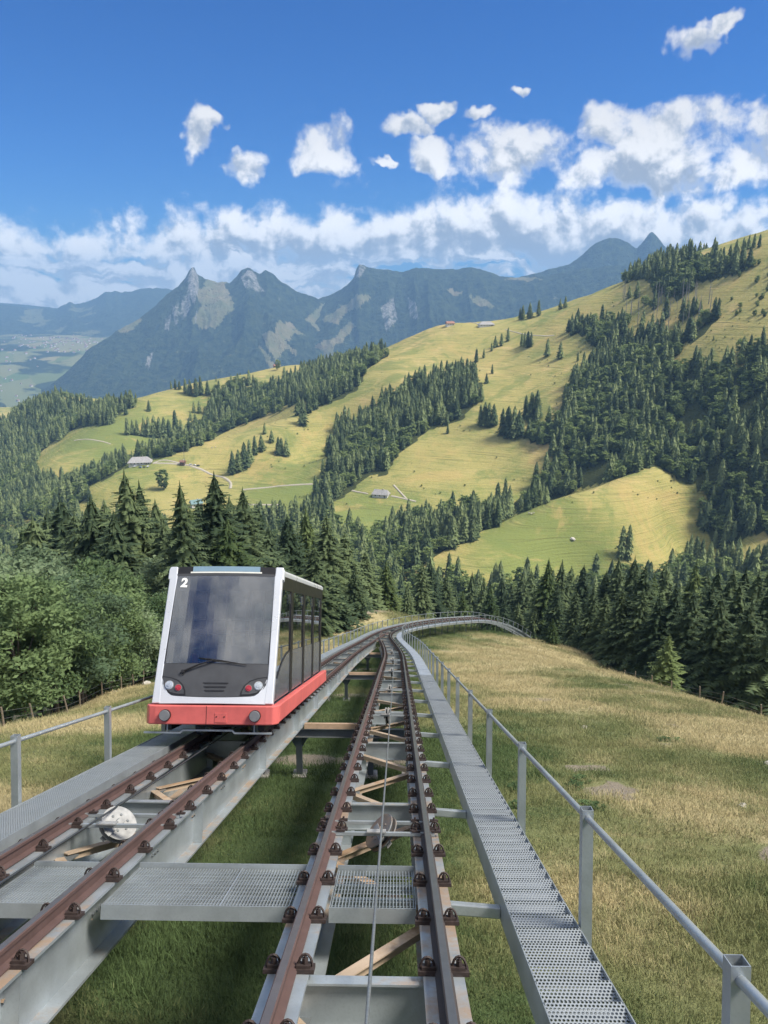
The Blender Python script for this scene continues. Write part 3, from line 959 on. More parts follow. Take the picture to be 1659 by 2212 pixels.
# ------------------------------------------------------------------ mountains: polar relief, crest line and foot at their own distances
def mountain(name, crest, d_crest, foot_v, d_foot, mat, rough, seed, rock_polys=(), meadow_polys=(), nu=2.2, nr=90, back=0.5, crest_jag=6.0, sharp=1.15):
    cu = np.array([c[0] for c in crest], float); cv = np.array([c[1] for c in crest], float)
    us = np.arange(cu[0], cu[-1] + nu, nu)
    vs = np.interp(us, cu, cv)
    dcs = np.interp(us, [p[0] for p in d_crest], [p[1] for p in d_crest])
    dfs = np.interp(us, [p[0] for p in d_foot], [p[1] for p in d_foot])
    fvs = np.interp(us, [p[0] for p in foot_v], [p[1] for p in foot_v])
    t = np.concatenate([np.linspace(0, 1, nr), 1 + np.linspace(0.04, 1, 14) * back])
    U, TT = np.meshgrid(us, t)
    D = dfs[None] + (dcs - dfs)[None] * TT
    kf = (fvs - 1106) / FOC; kc = (vs - 1106) / FOC
    zf = (-sP - kf * cP) / (cP - kf * sP) * dfs
    zc = (-sP - kc * cP) / (cP - kc * sP) * dcs
    prof = np.where(TT <= 1, np.clip(TT, 0, 1) ** sharp, 1 - ((TT - 1) / back) ** 0.8 * 1.05)
    Z = zf[None] + (zc - zf)[None] * prof
    kc2 = (vs - 1106) / FOC
    X = (U - 829.5) / FOC / (cP - kc2[None] * sP) * D
    H = (zc - zf)[None]
    # spurs and gullies running down from the crest
    a = X / 900.0 + seed; b = D / 1500.0
    rg = ridged(a, b, 5, seed, 0.55)
    win = np.sin(np.clip(TT, 0, 1) * math.pi) ** 0.7
    Z = Z + (rg - 0.6) * rough * H * win
    Z = Z + (ridged(X / 260.0 + 3.3 * seed, D / 620.0, 4, seed + 5, 0.6) - 0.6) * rough * 0.30 * H * np.clip(win + 0.10 * np.exp(-((TT - 1) / 0.2) ** 2), 0, 1)
    Z = Z + (fbm(X / 130.0, D / 130.0, 4, seed + 3) - .5) * rough * 0.16 * H * np.clip(win + 0.04, 0, 1)
    Z = Z + ((fbm(X / 60.0, D / 200.0, 3, seed + 9) - .5) * crest_jag * 1.5) * np.exp(-((TT - 1) / 0.1) ** 2)
    P = np.stack([X.ravel(), D.ravel(), Z.ravel()], 1)
    u, v = project_many(P)
    # steep ground shows some bare rock, most of it near the crest
    gz_r = np.abs(np.gradient(Z, axis=0)) / np.maximum(np.abs(np.gradient(D, axis=0)), 1)
    gz_u = np.abs(np.gradient(Z, axis=1)) / np.maximum(np.abs(np.gradient(X, axis=1)), 1)
    steep = np.hypot(gz_r, gz_u)
    rock = (0.52 * sstep(0.8, 1.6, steep) * (0.45 + 0.55 * sstep(.55, .95, TT))).ravel(); mead = np.zeros(len(P))
    ju = u + (fbm(X.ravel() / 260, D.ravel() / 260, 4, seed + 40) - .5) * 46
    jv = v + (fbm(X.ravel() / 260, D.ravel() / 260, 4, seed + 44) - .5) * 46
    for poly in rock_polys: rock = np.maximum(rock, in_poly(u, v, poly).astype(float) * 0.62)
    for poly in meadow_polys: mead = np.maximum(mead, in_poly(ju, jv, poly).astype(float))
    me = np_mesh(name, P, grid_faces(len(t), len(us))[:, ::-1], [mat], True)
    add_attr(me, 'rock', rock); add_attr(me, 'meadow', mead)
    link(name, me, kind='structure')

mountain('mountain', [(90,850),(150,795),(200,748),(250,718),(300,690),(345,652),(385,618),(400,600),(408,584),(414,577),(420,577),(425,590),(440,600),(470,609),(495,612),(508,600),(522,584),(535,578),(548,585),(560,592),(574,583),(590,592),(610,610),(640,628),(680,644),(720,660),(800,690),(900,720)],
         [(90,6000),(420,7200),(900,7600)], [(90,870),(300,880),(500,900),(900,900)], [(90,5300),(420,5200),(900,5600)], MAT['mountain'], 0.42, 3,
         rock_polys=[[(405,600),(415,577),(428,592),(430,625),(420,660),(408,640)],[(395,640),(408,625),(412,660),(400,690),(385,690)],[(372,670),(385,650),(390,690),(378,705)],[(355,690),(370,675),(366,715),(355,712)],
                     [(520,600),(535,580),(552,590),(560,615),(575,630),(560,632),(545,625),(530,625)],[(318,770),(332,760),(322,800),(312,795)],[(418,690),(428,660),(424,700)]],
         meadow_polys=[[(430,625),(450,605),(490,612),(500,640),(490,690),(470,710),(430,695),(420,680),(445,660)],[(565,720),(600,705),(640,750),(650,765),(620,745),(600,770),(575,745)],[(590,700),(620,690),(645,725),(620,730)],
                       [(240,715),(300,678),(312,690),(260,720)],[(555,750),(600,770),(590,790)],[(660,690),(690,660),(720,640),(715,690),(680,720)]], nu=1.6, crest_jag=16)
mountain('plateau_mountain', [(600,720),(640,672),(690,646),(722,634),(748,616),(764,602),(770,580),(776,570),(786,573),(800,578),(830,583),(870,587),(900,578),(940,582),(990,580),(1020,578),(1050,585),(1080,597),(1130,599),(1180,596),(1240,582),(1330,574),(1400,573),(1500,578),(1600,600),(1700,620)],
         [(600,7700),(1000,7300),(1700,6100)], [(600,860),(900,860),(1700,800)], [(600,5600),(1000,5400),(1700,4900)], MAT['mountain'], 0.44, 8,
         rock_polys=[[(768,600),(776,570),(792,577),(780,600)],[(820,660),(850,640),(860,690),(835,720)],[(880,640),(900,655),(905,690),(885,690)]],
         meadow_polys=[[(700,690),(760,640),(800,632),(770,670),(730,700)],[(640,760),(720,735),(760,700),(780,705),(740,745),(700,770),(650,790)],[(970,625),(985,615),(1005,632),(990,636)],[(1005,640),(1030,645),(1085,670),(1060,672),(1010,660)],
                       [(1080,600),(1150,592),(1180,600),(1130,606)],[(1290,640),(1340,600),(1345,620),(1320,650)]], crest_jag=14)
mountain('twin_peak_mountain', [(1040,640),(1100,606),(1150,592),(1190,581),(1230,570),(1250,556),(1268,541),(1285,527),(1300,518),(1316,512),(1330,513),(1350,522),(1376,536),(1388,523),(1400,508),(1408,502),(1416,508),(1432,530),(1450,546),(1500,545),(1560,531),(1610,522),(1659,508),(1720,496),(1800,500)],
         [(1040,7700),(1800,7500)], [(1040,720),(1800,720)], [(1040,7000),(1800,6500)], MAT['mountain_far'], 0.22, 13, crest_jag=16, nr=60,
         meadow_polys=[[(1440,545),(1510,540),(1660,515),(1700,600),(1440,600)]])
mountain('valley_side_mountain', [(-260,664),(-100,652),(0,658),(40,661),(66,668),(95,664),(120,668),(143,655),(152,652),(163,658),(190,652),(215,639),(228,630),(240,630),(248,627),(262,632),(290,627),(310,622),(332,622),(360,624),(385,630),(440,650),(560,690)],
         [(-260,11800),(560,11600)], [(-260,752),(100,745),(300,735),(560,730)], [(-260,9600),(560,9200)], MAT['mountain_far'], 0.30, 21, crest_jag=20, nr=70,
         meadow_polys=[[(40,690),(70,675),(100,670),(105,690),(80,700)],[(142,660),(165,672),(205,664),(195,680),(160,680)],[(115,715),(130,705),(140,690),(125,730)],[(165,720),(200,705),(210,715),(185,740)]])
mountain('far_ridge', [(-300,650),(-60,652),(30,656),(110,664),(140,668),(200,660),(300,650),(430,648),(500,660)], [(-300,13300),(500,13300)], [(-300,690),(500,690)], [(-300,12300),(500,12300)], MAT['mountain_far'], 0.1, 27, nr=24, nu=6, crest_jag=10, back=0.3)

def valley_z(x, y):
    r = np.hypot(x, y)
    return -748 + 330 * sstep(5200, 9900, r) + (fbm(x / 1600, y / 1600, 4, 51) - .5) * 110

def build_valley():
    az = np.linspace(-0.75, 0.75, 160); rr = np.geomspace(2000, 13200, 140)
    A, Rr = np.meshgrid(az, rr)
    X, Y = Rr * np.sin(A), Rr * np.cos(A)
    Z = valley_z(X, Y)
    P = np.stack([X.ravel(), Y.ravel(), Z.ravel()], 1)
    me = np_mesh('valley', P, grid_faces(len(rr), len(az))[:, ::-1], [MAT['valley']], True)
    tx, ty = (100 - 829.5) / FOC * 8800, 8800
    add_attr(me, 'town', np.exp(-((P[:, 0] - tx) / 1500) ** 2 - ((P[:, 1] - ty) / 900) ** 2))
    link('valley_floor', me, kind='structure')
build_valley()
# ------------------------------------------------------------------ the double track on its steel girders
RAIL = [(-.062, -.150), (.062, -.150), (.062, -.138), (.012, -.120), (.012, -.045), (.034, -.034), (.034, -.006), (.026, 0.0), (-.026, 0.0), (-.034, -.006), (-.034, -.034), (-.012, -.045), (-.012, -.120), (-.062, -.138)]
RAIL_TOP = (7,)
FL = 0.145
GIRDER = [(-FL, -.770), (FL, -.770), (FL, -.745), (.012, -.745), (.012, -.188), (FL, -.188), (FL, -.162), (-FL, -.162), (-FL, -.188), (-.012, -.188), (-.012, -.745), (-FL, -.745)]

def clip_mesh():
    mb = MB()
    # origin on the flange at the foot of the rail, +x away from the rail
    mb.box((0.005, -0.070, 0.0), (0.150, 0.070, 0.034))
    mb.box((0.0, -0.045, 0.034), (0.120, 0.045, 0.058))
    mb.disc((0.070, 0, 0.080), (0, 0, 1), 0.028, 0.045, 6)
    mb.disc((0.070, 0, 0.108), (0, 0, 1), 0.015, 0.022, 6)
    arc = [(0.072 + 0.060 * math.cos(a), 0.01 * math.sin(a), 0.030 + 0.100 * math.sin(a)) for a in np.linspace(0, math.pi, 9)]
    mb.tube(arc, 0.011, 4)
    mb.v = [(x * .86, y * .86, z * .84) for x, y, z in mb.v]
    return mb.mesh('rail_clip', MAT['clip'])
CLIP = clip_mesh()
def small_block():
    mb = MB()
    mb.box((-0.05, -0.03, 0.0), (0.05, 0.03, 0.02)).disc((0, 0, 0.03), (0, 0, 1), 0.014, 0.03, 6)
    return mb.mesh('bolt_plate', MAT['clip'])
PLATE = small_block()
BOLT = MB().disc((0, 0, 0), (1, 0, 0), 0.016, 0.03, 6).mesh('bolt', MAT['steel_dark'])

def flip_x(M):
    return M @ Matrix.Diagonal((-1, -1, 1, 1))

def i_beam(a, b, h, w, mat, name, parent, up):
    """I-beam from a to b (top of beam at a, b)"""
    a, b, up = np.array(a), np.array(b), np.array(up)
    mb = MB()
    c = up * h
    mb.bar(a - up * 0.0075, b - up * 0.0075, w, 0.015, up)
    mb.bar(a - c + up * 0.0075, b - c + up * 0.0075, w, 0.015, up)
    mb.bar(a - c / 2, b - c / 2, 0.012, h - 0.0302, up)
    return mb.build(name, mat, parent)

def build_track(name, xf, side, label, rails, s_end_inner, outer):
    base = frame_matrix(0, xf(0), -2.4)
    t = thing(name, base, label, 'railway track')
    g = GAUGE / 2
    for sgn in (-1, 1):
        s1 = 98.0 if sgn == outer else s_end_inner
        xo = (lambda q: (lambda s: xf(s) + q * g))(sgn)
        sweep_obj('rail', RAIL, -8, s1 if sgn == outer else min(98, s1 + 14), xo, rails[0 if sgn < 0 else 1], t, RAIL_TOP)
        sweep_obj('girder', GIRDER, -8, s1, xo, MAT['steel'], t)
        # fastenings: one pair each side of the rail about every 0.9 m
        far = MB()
        s = 3.15
        while s < s1 - 1:
            for q in (-1, 1):
                M = frame_matrix(s, xf(s) + sgn * g + q * 0.052, -0.162)
                if q < 0:
                    M = flip_x(M)
                if s < 62:
                    link('rail_clip', CLIP, t, M)
                else:
                    far.box((0.0, -0.07, 0.0), (0.14, 0.07, 0.09), 0, M)
            s += 0.91
        far.build('far_rail_clips', MAT['clip'], t, kind='stuff')
    # cross beams and the zig-zag of braces below the flanges
    s, k = 5.85, 0
    while s < 96:
        x = xf(s); p, tt, l, nn = frame(s)
        wide = g if s < s_end_inner else g
        a, b = at(s, x - wide + 0.015, -0.205), at(s, x + wide - 0.015, -0.205)
        i_beam(a, b, 0.34, 0.13, MAT['steel'], 'cross_beam', t, nn)
        s += 5.2
    s, d = 5.85 - 1.733 * 4, 1
    while s < 94:
        s2 = s + 1.733
        x = xf(s); q = -1 if d > 0 else 1
        a = at(s + 0.08, x + q * (g - 0.03), -0.43); b = at(s2 - 0.08, x - q * (g - 0.03), -0.43)
        nn = frame(s)[3]
        mb = MB().bar(a, b, 0.115, 0.012, nn).bar(a - nn * 0.048, b - nn * 0.048, 0.012, 0.083, nn)
        mb.build('brace', MAT['brace'], t)
        # gusset where two braces meet the web
        gm = frame_matrix(s, x + q * (g - 0.09), -0.46)
        MB().box((-0.075, -0.16, -0.006), (0.075, 0.16, 0.008)).build('gusset', MAT['steel_dark'], t, gm)
        d = -d; s = s2
    # stiffeners on the girder webs
    for sgn in (-1, 1):
        s = 0.65
        while s < min(s_end_inner, 60):
            M = frame_matrix(s, xf(s) + sgn * g, -0.19)
            mb = MB().box((0.0125, -0.008, -0.553), (0.135, 0.008, -0.002)).box((-0.135, -0.008, -0.553), (-0.0125, 0.008, -0.002))
            mb.build('stiffener', MAT['steel_clean'], t, M)
            s += 5.2
    # bolt groups of the braces, on the outer face of the visible web
    if side == 'left':
        for s in np.arange(5.85, 16, 1.733):
            for i in (-0.10, 0.0, 0.10):
                for j in (-0.38, -0.27):
                    link('bolt', BOLT, t, frame_matrix(s + i + (j + .3) * .2, xf(s) + g + 0.018, j))
    return t

track_right = build_track('railway_track', x_right, 'right', 'empty grey steel girder track running straight ahead with rust-brown and dark rails', (MAT['rail_rust'], MAT['rail_dark']), 72.0, 1)
track_left = build_track('railway_track', x_left, 'left', 'steel girder track with rusty rails under the red and silver railcar', (MAT['rail_rust'], MAT['rail_rust']), 72.0, -1)

def build_far_track():
    xf = lambda s: X_MERGE
    t = thing('railway_track', frame_matrix(98, X_MERGE, -2.4), 'single track curving away to the right beyond the junction', 'railway track')
    for sgn in (-1, 1):
        xo = (lambda q: (lambda s: X_MERGE + q * GAUGE / 2))(sgn)
        sweep_obj('rail', RAIL, 98.01, 231, xo, MAT['rail_rust'], t, RAIL_TOP, step=1.5)
        sweep_obj('girder', GIRDER, 98.01, 231, xo, MAT['steel'], t, step=1.5)
        far = MB()
        s = 99.0
        while s < 180:
            for q in (-1, 1):
                far.box((-0.05, -0.07, 0.0), (0.09, 0.07, 0.08), 0, frame_matrix(s, X_MERGE + sgn * GAUGE / 2 + q * 0.09, -0.160))
            s += 1.2
        far.build('far_rail_clips', MAT['clip'], t, kind='stuff')
    s = 100.0
    while s < 200:
        nn = frame(s)[3]
        i_beam(at(s, X_MERGE - .53, -.205), at(s, X_MERGE + .53, -.205), 0.34, 0.13, MAT['steel'], 'cross_beam', t, nn)
        s += 5.2
build_far_track()

# ------------------------------------------------------------------ haul ropes and the guide pulleys that carry them
def rope(xf, s0, s1, mat, label, n0):
    pts, s = [], s0
    while s <= s1:
        pts.append(at(s, xf(s), n0 - 0.05 * float(sstep(5, 14, s))))
        s += 3.0 if s < 45 else 1.5
    o = MB().tube(pts, 0.0125, 8).build('haul_rope', mat, smooth=True, label=label, cat='cable')
rope(lambda s: x_right(s) + 0.045, -6, 96, MAT['rope'], 'thin pale steel haul cable running up the middle of the empty track', 0.03)
rope(lambda s: x_left(s) - 0.09, -6, 96, MAT['rope_dark'], 'dark haul cable running under the red and silver railcar', 0.03)

def pulley(s, xf, ax, label, dark=False):
    x = xf(s); M = frame_matrix(s, x, -0.162)
    t = thing('guide_pulley', M, label, 'pulley', 'rope guide pulleys between the rails')
    g = GAUGE / 2
    for dy in (-0.24, 0.24):
        mb = MB().box((-g - 0.10, dy - 0.024, 0.004), (g + 0.10, dy + 0.024, 0.046))
        mb.build('support_bar', MAT['steel_clean'], t, M, bevel=0.004)
        for sg in (-1, 1):
            for o in (-0.115, 0.115):
                link('bolt_plate', PLATE, t, M @ Matrix.Translation((sg * g + o, dy, 0.048)))
    # tilted wheel: axle mostly across the track
    ax = np.array(ax, float); ax /= np.linalg.norm(ax)
    c = np.array([0.03 * np.sign(ax[0]) * -1, -0.02, -0.02])
    mb = MB()
    mb.disc(c + ax * 0.034, ax, 0.222, 0.016, 28).disc(c - ax * 0.034, ax, 0.222, 0.016, 28)
    mb.build('wheel_flange', MAT['steel_dark'] if dark else MAT['sheave'], t, M)
    MB().disc(c, ax, 0.175, 0.050, 28).build('wheel_liner', MAT['rubber'], t, M)
    hub = MB().disc(c, ax, 0.05, 0.13, 12)
    for a in np.arange(0, 2 * math.pi, math.pi / 3):
        u = np.cross(ax, (0, 0, 1.0)); u /= np.linalg.norm(u); w = np.cross(u, ax)
        hub.disc(c + (u * math.cos(a) + w * math.sin(a)) * 0.11, ax, 0.017, 0.10, 6)
    hub.build('hub', MAT['steel_dark'], t, M)
    mb = MB()
    u = np.cross(ax, (0, 1.0, 0)); u /= np.linalg.norm(u); w = np.cross(u, ax)
    for q in (-1, 1):
        mb.bar(c + ax * 0.062 * q - w * 0.25, c + ax * 0.062 * q + w * 0.10, 0.07, 0.012, ax)
    mb.box((c[0] - 0.16, -0.31, 0.048), (c[0] + 0.06, -0.18, 0.062))
    mb.build('bracket', MAT['sheave'], t, M)
pulley(9.55, x_right, (-.72, -.30, .62), 'nearest tilted guide pulley between the rails of the empty track', True)
for i, s in enumerate((20.3, 27.0, 36.0, 45.0, 54.0)):
    pulley(s, x_right, (1.0, -.12, .08), ['second', 'third', 'fourth', 'fifth', 'sixth'][i] + ' guide pulley up the empty track, upright between the rails')
pulley(9.75, x_left, (.58, -.48, .66), 'pale tilted guide pulley between the rails in front of the railcar')

# ------------------------------------------------------------------ grating platform across both tracks
def build_platform():
    s0, s1, n = 7.28, 8.34, -0.235
    M = frame_matrix(s0, 0, n)
    t = thing('crossing_platform', M, 'light grey steel grating platform crossing both tracks in the foreground', 'platform')
    L = s1 - s0
    spans = [(-5.15, -4.07), (-3.755, -2.965), (-2.652, -0.917), (-0.602, 0.178)]
    bar = MB().box((-0.0035, 0.03, -0.040), (0.0035, L - 0.03, 0.0)).mesh('grating_bar', MAT['steel_clean'])
    for (x0, x1) in spans:
        mb = MB()
        mb.box((x0, 0.0, -0.125), (x1, 0.012, 0.004)).box((x0, L - 0.012, -0.06), (x1, L, 0.045))
        mb.box((x0, 0.0125, -0.125), (x0 + 0.008, L - 0.0125, -0.001)).box((x1 - 0.008, 0.0125, -0.125), (x1, L - 0.0125, -0.001))
        mb.build('edge_plate', MAT['steel_clean'], t, M)
        cross = MB()
        for y in np.arange(0.10, L - 0.05, 0.105):
            cross.box((x0 + 0.008, y - 0.003, -0.020), (x1 - 0.008, y + 0.003, -0.012))
        for y in (0.33, 0.72):
            cross.box((x0 + 0.008, y - 0.02, -0.115), (x1 - 0.008, y + 0.02, -0.032))
        cross.build('cross_bars', MAT['steel_clean'], t, M, kind='stuff')
        k = int((x1 - x0 - 0.03) / 0.029)
        for i in range(k):
            link('grating_bar', bar, t, M @ Matrix.Translation((x0 + 0.02 + i * (x1 - x0 - 0.04) / (k - 1), 0, 0)))
        m = (x0 + x1) / 2 + 0.2
        if x1 - x0 > 1.2:
            MB().box((m - 0.006, 0.013, -0.10), (m + 0.006, L - 0.013, 0.003)).build('panel_joint', MAT['steel_clean'], t, M)
build_platform()

# ------------------------------------------------------------------ stepped walkways and railings
WALK_N = -0.26
def stringer_profile(xc, n0, lo=-0.17, hi=0.03):
    return [(xc - .004, n0 + lo), (xc + .004, n0 + lo), (xc + .004, n0 + hi), (xc - .004, n0 + hi)]

def build_walkway(name, xin, xout, xf, s0, s1, label, step, arms, level=True, n0=WALK_N, rise=0.03):
    t = thing(name, frame_matrix(0, xf(0) + xin, -0.4), label, 'walkway')
    w = abs(xout - xin); lo = min(xin, xout)
    sweep_obj('stringer', stringer_profile(0, n0, -0.17, rise), s0, s1, lambda s: xf(s) + lo, MAT['steel_clean'], t)
    sweep_obj('stringer', stringer_profile(0, n0, -0.17, rise), s0, s1, lambda s: xf(s) + lo + w, MAT['steel_clean'], t)
    going = step * math.cos(math.atan(G0)) if level else step - 0.02
    tm = MB().box((0.006, -0.005, -0.004), (w - 0.006, going + 0.012, 0.0)).box((0.006, -0.009, -0.045), (w - 0.006, -0.005, 0.0)).box((0.006, going + 0.0121, -0.05), (w - 0.006, going + 0.016, 0.0))
    me = tm.mesh('tread', MAT['tread'])
    s, far = s0 + 0.1, MB()
    while s < s1 - 0.5:
        M = frame_matrix(s, xf(s) + lo, n0, level=level)
        if s < 34 and s > 2:
            link('tread', me, t, M)
        else:
            far.box((0.006, -0.003, -0.03), (w - 0.006, going + 0.01, 0.0), 0, M)
        s += step
    far.build('far_treads', MAT['steel_clean'], t, kind='stuff')
    if arms:
        s = 4.05
        while s < 150:
            g = GAUGE / 2 + FL if s < 98 else GAUGE / 2 + FL
            xa = (x_right(s) if s < 98 else X_MERGE) + g + 0.002
            if s > 98: xa = X_MERGE + GAUGE / 2 + FL
            mb = MB().bar(at(s, xa - 0.12, -0.32), at(s, xf(s) + lo - 0.005, -0.36), 0.10, 0.10, frame(s)[3])
            mb.build('bracket_arm', MAT['steel_clean'], t, bevel=0.012)
            s += 3.55
    return t

def xf_right(s): return x_right(min(s, 98)) + 0.212 if s < 98 else X_MERGE + 0.212
def xf_left(s): return x_left(min(s, 98)) + 3.36 if s < 98 else X_MERGE + 3.36
build_walkway('stepped_walkway', 0.97, 1.50, xf_right, -3, 228, 'perforated grey metal stepped walkway along the right of the empty track', 0.30, True, True, WALK_N, 0.10)
build_walkway('stepped_walkway', -4.16, -4.72, xf_left, -3, 228, 'perforated grey metal walkway on the far left beside the occupied track', 0.75, False, False, -0.02, 0.012)

def post_mesh(h):
    mb = MB()
    o, i = 0.045, 0.040
    for (x0, x1, y0, y1) in ((-o, o, -o, -i), (-o, o, i, o), (-o, -i, -i, i), (i, o, -i, i)):
        mb.box((x0, y0, -0.20), (x1, y1, h))
    mb.box((-i, -i, h - 0.3), (i, i, h - 0.29))
    return mb.mesh('post', MAT['steel_clean'])

def build_railing(name, x, xf, posts, h, label, n0):
    t = thing(name, frame_matrix(posts[0], xf(posts[0]) + x, n0), label, 'railing')
    pm = post_mesh(h)
    tops = []
    for s in posts:
        M = frame_matrix(s, xf(s) + x, n0) @ Matrix.Rotation(R(10), 4, 'X')
        link('post', pm, t, M)
        tops.append(np.array(M @ Vector((0.0, -0.0, h - 0.075))))
    first = tops[0] + (tops[0] - tops[1])
    hr = MB().tube([first] + tops, 0.027, 10)
    hr.build('handrail', MAT['steel_clean'], t, smooth=True)
right_posts = [3.98, 6.80, 10.1, 13.55, 17.0] + list(np.arange(20.5, 205, 3.45))
build_railing('walkway_railing', 1.56, xf_right, right_posts, 1.08, 'grey metal railing on square posts along the right-hand walkway', WALK_N)
left_posts = list(np.arange(3.84, 190, 3.1))
build_railing('walkway_railing', -4.80, xf_left, left_posts, 0.87, 'grey metal railing on the far left of the occupied track', -0.02)

# ------------------------------------------------------------------ trestles that carry the girders
def ground_at(p):
    return float(spur(np.array([p[0]]), np.array([p[1]]))[0][0])

def build_trestle(s, label, wide=True, group='trestles under the tracks'):
    xs = [x_left(s) - .55, x_left(s) + .55, x_right(s) - .55, x_right(s) + .55] if wide else [X_MERGE - .55, X_MERGE + .55]
    p0 = at(s, sum(xs) / len(xs), -2.6)
    t = thing('trestle', Matrix.Translation(p0), label, 'trestle', group)
    hz = np.array([0, 0, 1.0])
    if wide:
        a, b = at(s, xs[0] - .2, -0.83), at(s, xs[-1] + .2, -0.83)
        i_beam(a, b, 0.24, 0.28, MAT['steel_dark'], 'cross_head', t, frame(s)[3])
        nn = frame(s)[3]
        MB().bar(at(s, xs[1] + .17, -0.757), at(s, xs[2] - .17, -0.757), 0.26, 0.14, nn).build('rusty_top_plate', MAT['rust_beam'], t)
    for x in xs:
        top = at(s, x, -0.775 if not wide else -1.06)
        z0 = ground_at(top)
        w = 0.085 if wide else 0.06
        MB().box((top[0] - w, top[1] - 0.075, z0 - 0.35), (top[0] + w, top[1] + 0.075, top[2] - 0.0)).build('column', MAT['steel_dark'], t)
        if wide:
            mb = MB()
            for q in (-1, 1):
                mb.add([(top[0] + q * .087, top[1] - .01, top[2]), (top[0] + q * .28, top[1] - .01, top[2]), (top[0] + q * .087, top[1] - .01, top[2] - .35),
                        (top[0] + q * .087, top[1] + .01, top[2]), (top[0] + q * .28, top[1] + .01, top[2]), (top[0] + q * .087, top[1] + .01, top[2] - .35)],
                       [[0, 1, 2], [5, 4, 3], [0, 3, 4, 1], [1, 4, 5, 2], [2, 5, 3, 0]])
            mb.build('bracket', MAT['steel_dark'], t)
            MB().box((top[0] - .2, top[1] - .2, z0 - 0.3), (top[0] + .2, top[1] + .2, z0 + 0.12)).build('footing', MAT['stone'], t, bevel=0.02)
names = ['trestle close under the foreground crossing platform', 'dark steel trestle with rusty cross beam just behind the railcar bumper', 'dark steel trestle beyond the railcar, second one in sight', 'farthest dark trestle just before the tracks join']
for s, lb in zip(TRESTLES, names):
    if s > 5:
        build_trestle(s, lb)
for s in np.arange(101, 176, 5.5):
    build_trestle(float(s), 'short steel trestle under the far curving single track', False, 'trestles under the far single track')
# ------------------------------------------------------------------ the railcar on the left track
def m_glass(name, tint, refl=0.10, rough=0.02, dust_glare=0.05):
    def f(q):
        tr = q.n('ShaderNodeBsdfTransparent'); tr.inputs['Color'].default_value = (*tint, 1)
        gl = q.n('ShaderNodeBsdfGlossy'); gl.inputs['Roughness'].default_value = rough
        gl.inputs['Color'].default_value = (0.95, 0.97, 1, 1)
        fr = q.n('ShaderNodeFresnel'); fr.inputs['IOR'].default_value = 1.6
        pos = q.n('ShaderNodeNewGeometry').outputs['Position']
        fac = q.m('ADD', fr.outputs[0], refl, clamp=True)
        gg = mixsh(q, fac, tr.outputs[0], gl.outputs[0])
        df = q.n('ShaderNodeBsdfDiffuse'); df.inputs['Color'].default_value = (0.5, 0.5, 0.5, 1)
        n = q.noise(pos, 1.6, 5, 0.6)
        return mixsh(q, q.m('MULTIPLY', q.ramp(n, 0.3, 0.8), dust_glare), gg, df.outputs[0])  # pale grey film; on the windscreen it paints in bright reflected light
    return material(name, f)

def m_speckled(name):
    def f(q):
        pos = q.n('ShaderNodeNewGeometry').outputs['Position']
        n = q.noise(pos, 3.0, 6, 0.75)
        n2 = q.noise(pos, 14.0, 5, 0.75)
        c = q.mix(q.ramp(n2, 0.4, 0.65), (0.09, 0.10, 0.115), (0.235, 0.25, 0.27))
        c = q.mix(q.m('MULTIPLY', q.ramp(n, 0.5, 0.75), 0.5), c, (0.12, 0.13, 0.14))
        return principled(q, c, 0.24, 0.35, None)
    return material(name, f)

MAT['silver'] = m_plain('silver_paint', (0.66, 0.68, 0.71), 0.30, 0.35, 0.05, 1.5)
MAT['charcoal'] = m_plain('charcoal_panel', (0.055, 0.057, 0.062), 0.42, 0.0, 0.15, 3)
MAT['black'] = m_plain('black_trim', (0.012, 0.012, 0.014), 0.4, 0.0, 0.2, 5)
MAT['red'] = m_plain('faded_red_paint', (0.60, 0.125, 0.112), 0.48, 0.0, 0.14, 2.5)
MAT['white_print'] = m_plain('white_lettering', (0.75, 0.75, 0.73), 0.6, 0, 0.03)
MAT['speckle'] = m_speckled('speckled_grey_panel')
MAT['windscreen'] = m_glass('windscreen_glass', (0.62, 0.66, 0.69), 0.13, 0.06, 0.20)
MAT['side_glass'] = m_glass('tinted_side_glass', (0.30, 0.34, 0.36), 0.16, 0.01, 0.03)
MAT['lens'] = m_plain('clear_lamp_lens', (0.62, 0.66, 0.68), 0.12, 0.5, 0.2, 30)
MAT['red_lens'] = m_plain('red_lamp_lens', (0.36, 0.04, 0.055), 0.15, 0.0, 0.2, 30)
MAT['interior'] = m_plain('dark_blue_interior', (0.075, 0.095, 0.125), 0.7)
MAT['interior_grey'] = m_plain('grey_interior_lining', (0.16, 0.17, 0.18), 0.6)
MAT['pole'] = m_plain('grab_pole_steel', (0.40, 0.44, 0.45), 0.3, 0.5)
MAT['buffer'] = m_plain('buffer_grey', (0.20, 0.205, 0.215), 0.5, 0.2, 0.1, 12)
MAT['pale_blue'] = m_plain('pale_blue_roof_front', (0.20, 0.30, 0.38), 0.3, 0.1, 0.05)
MAT['cream'] = m_plain('cream_destination_strip', (0.66, 0.66, 0.60), 0.5, 0, 0.03)

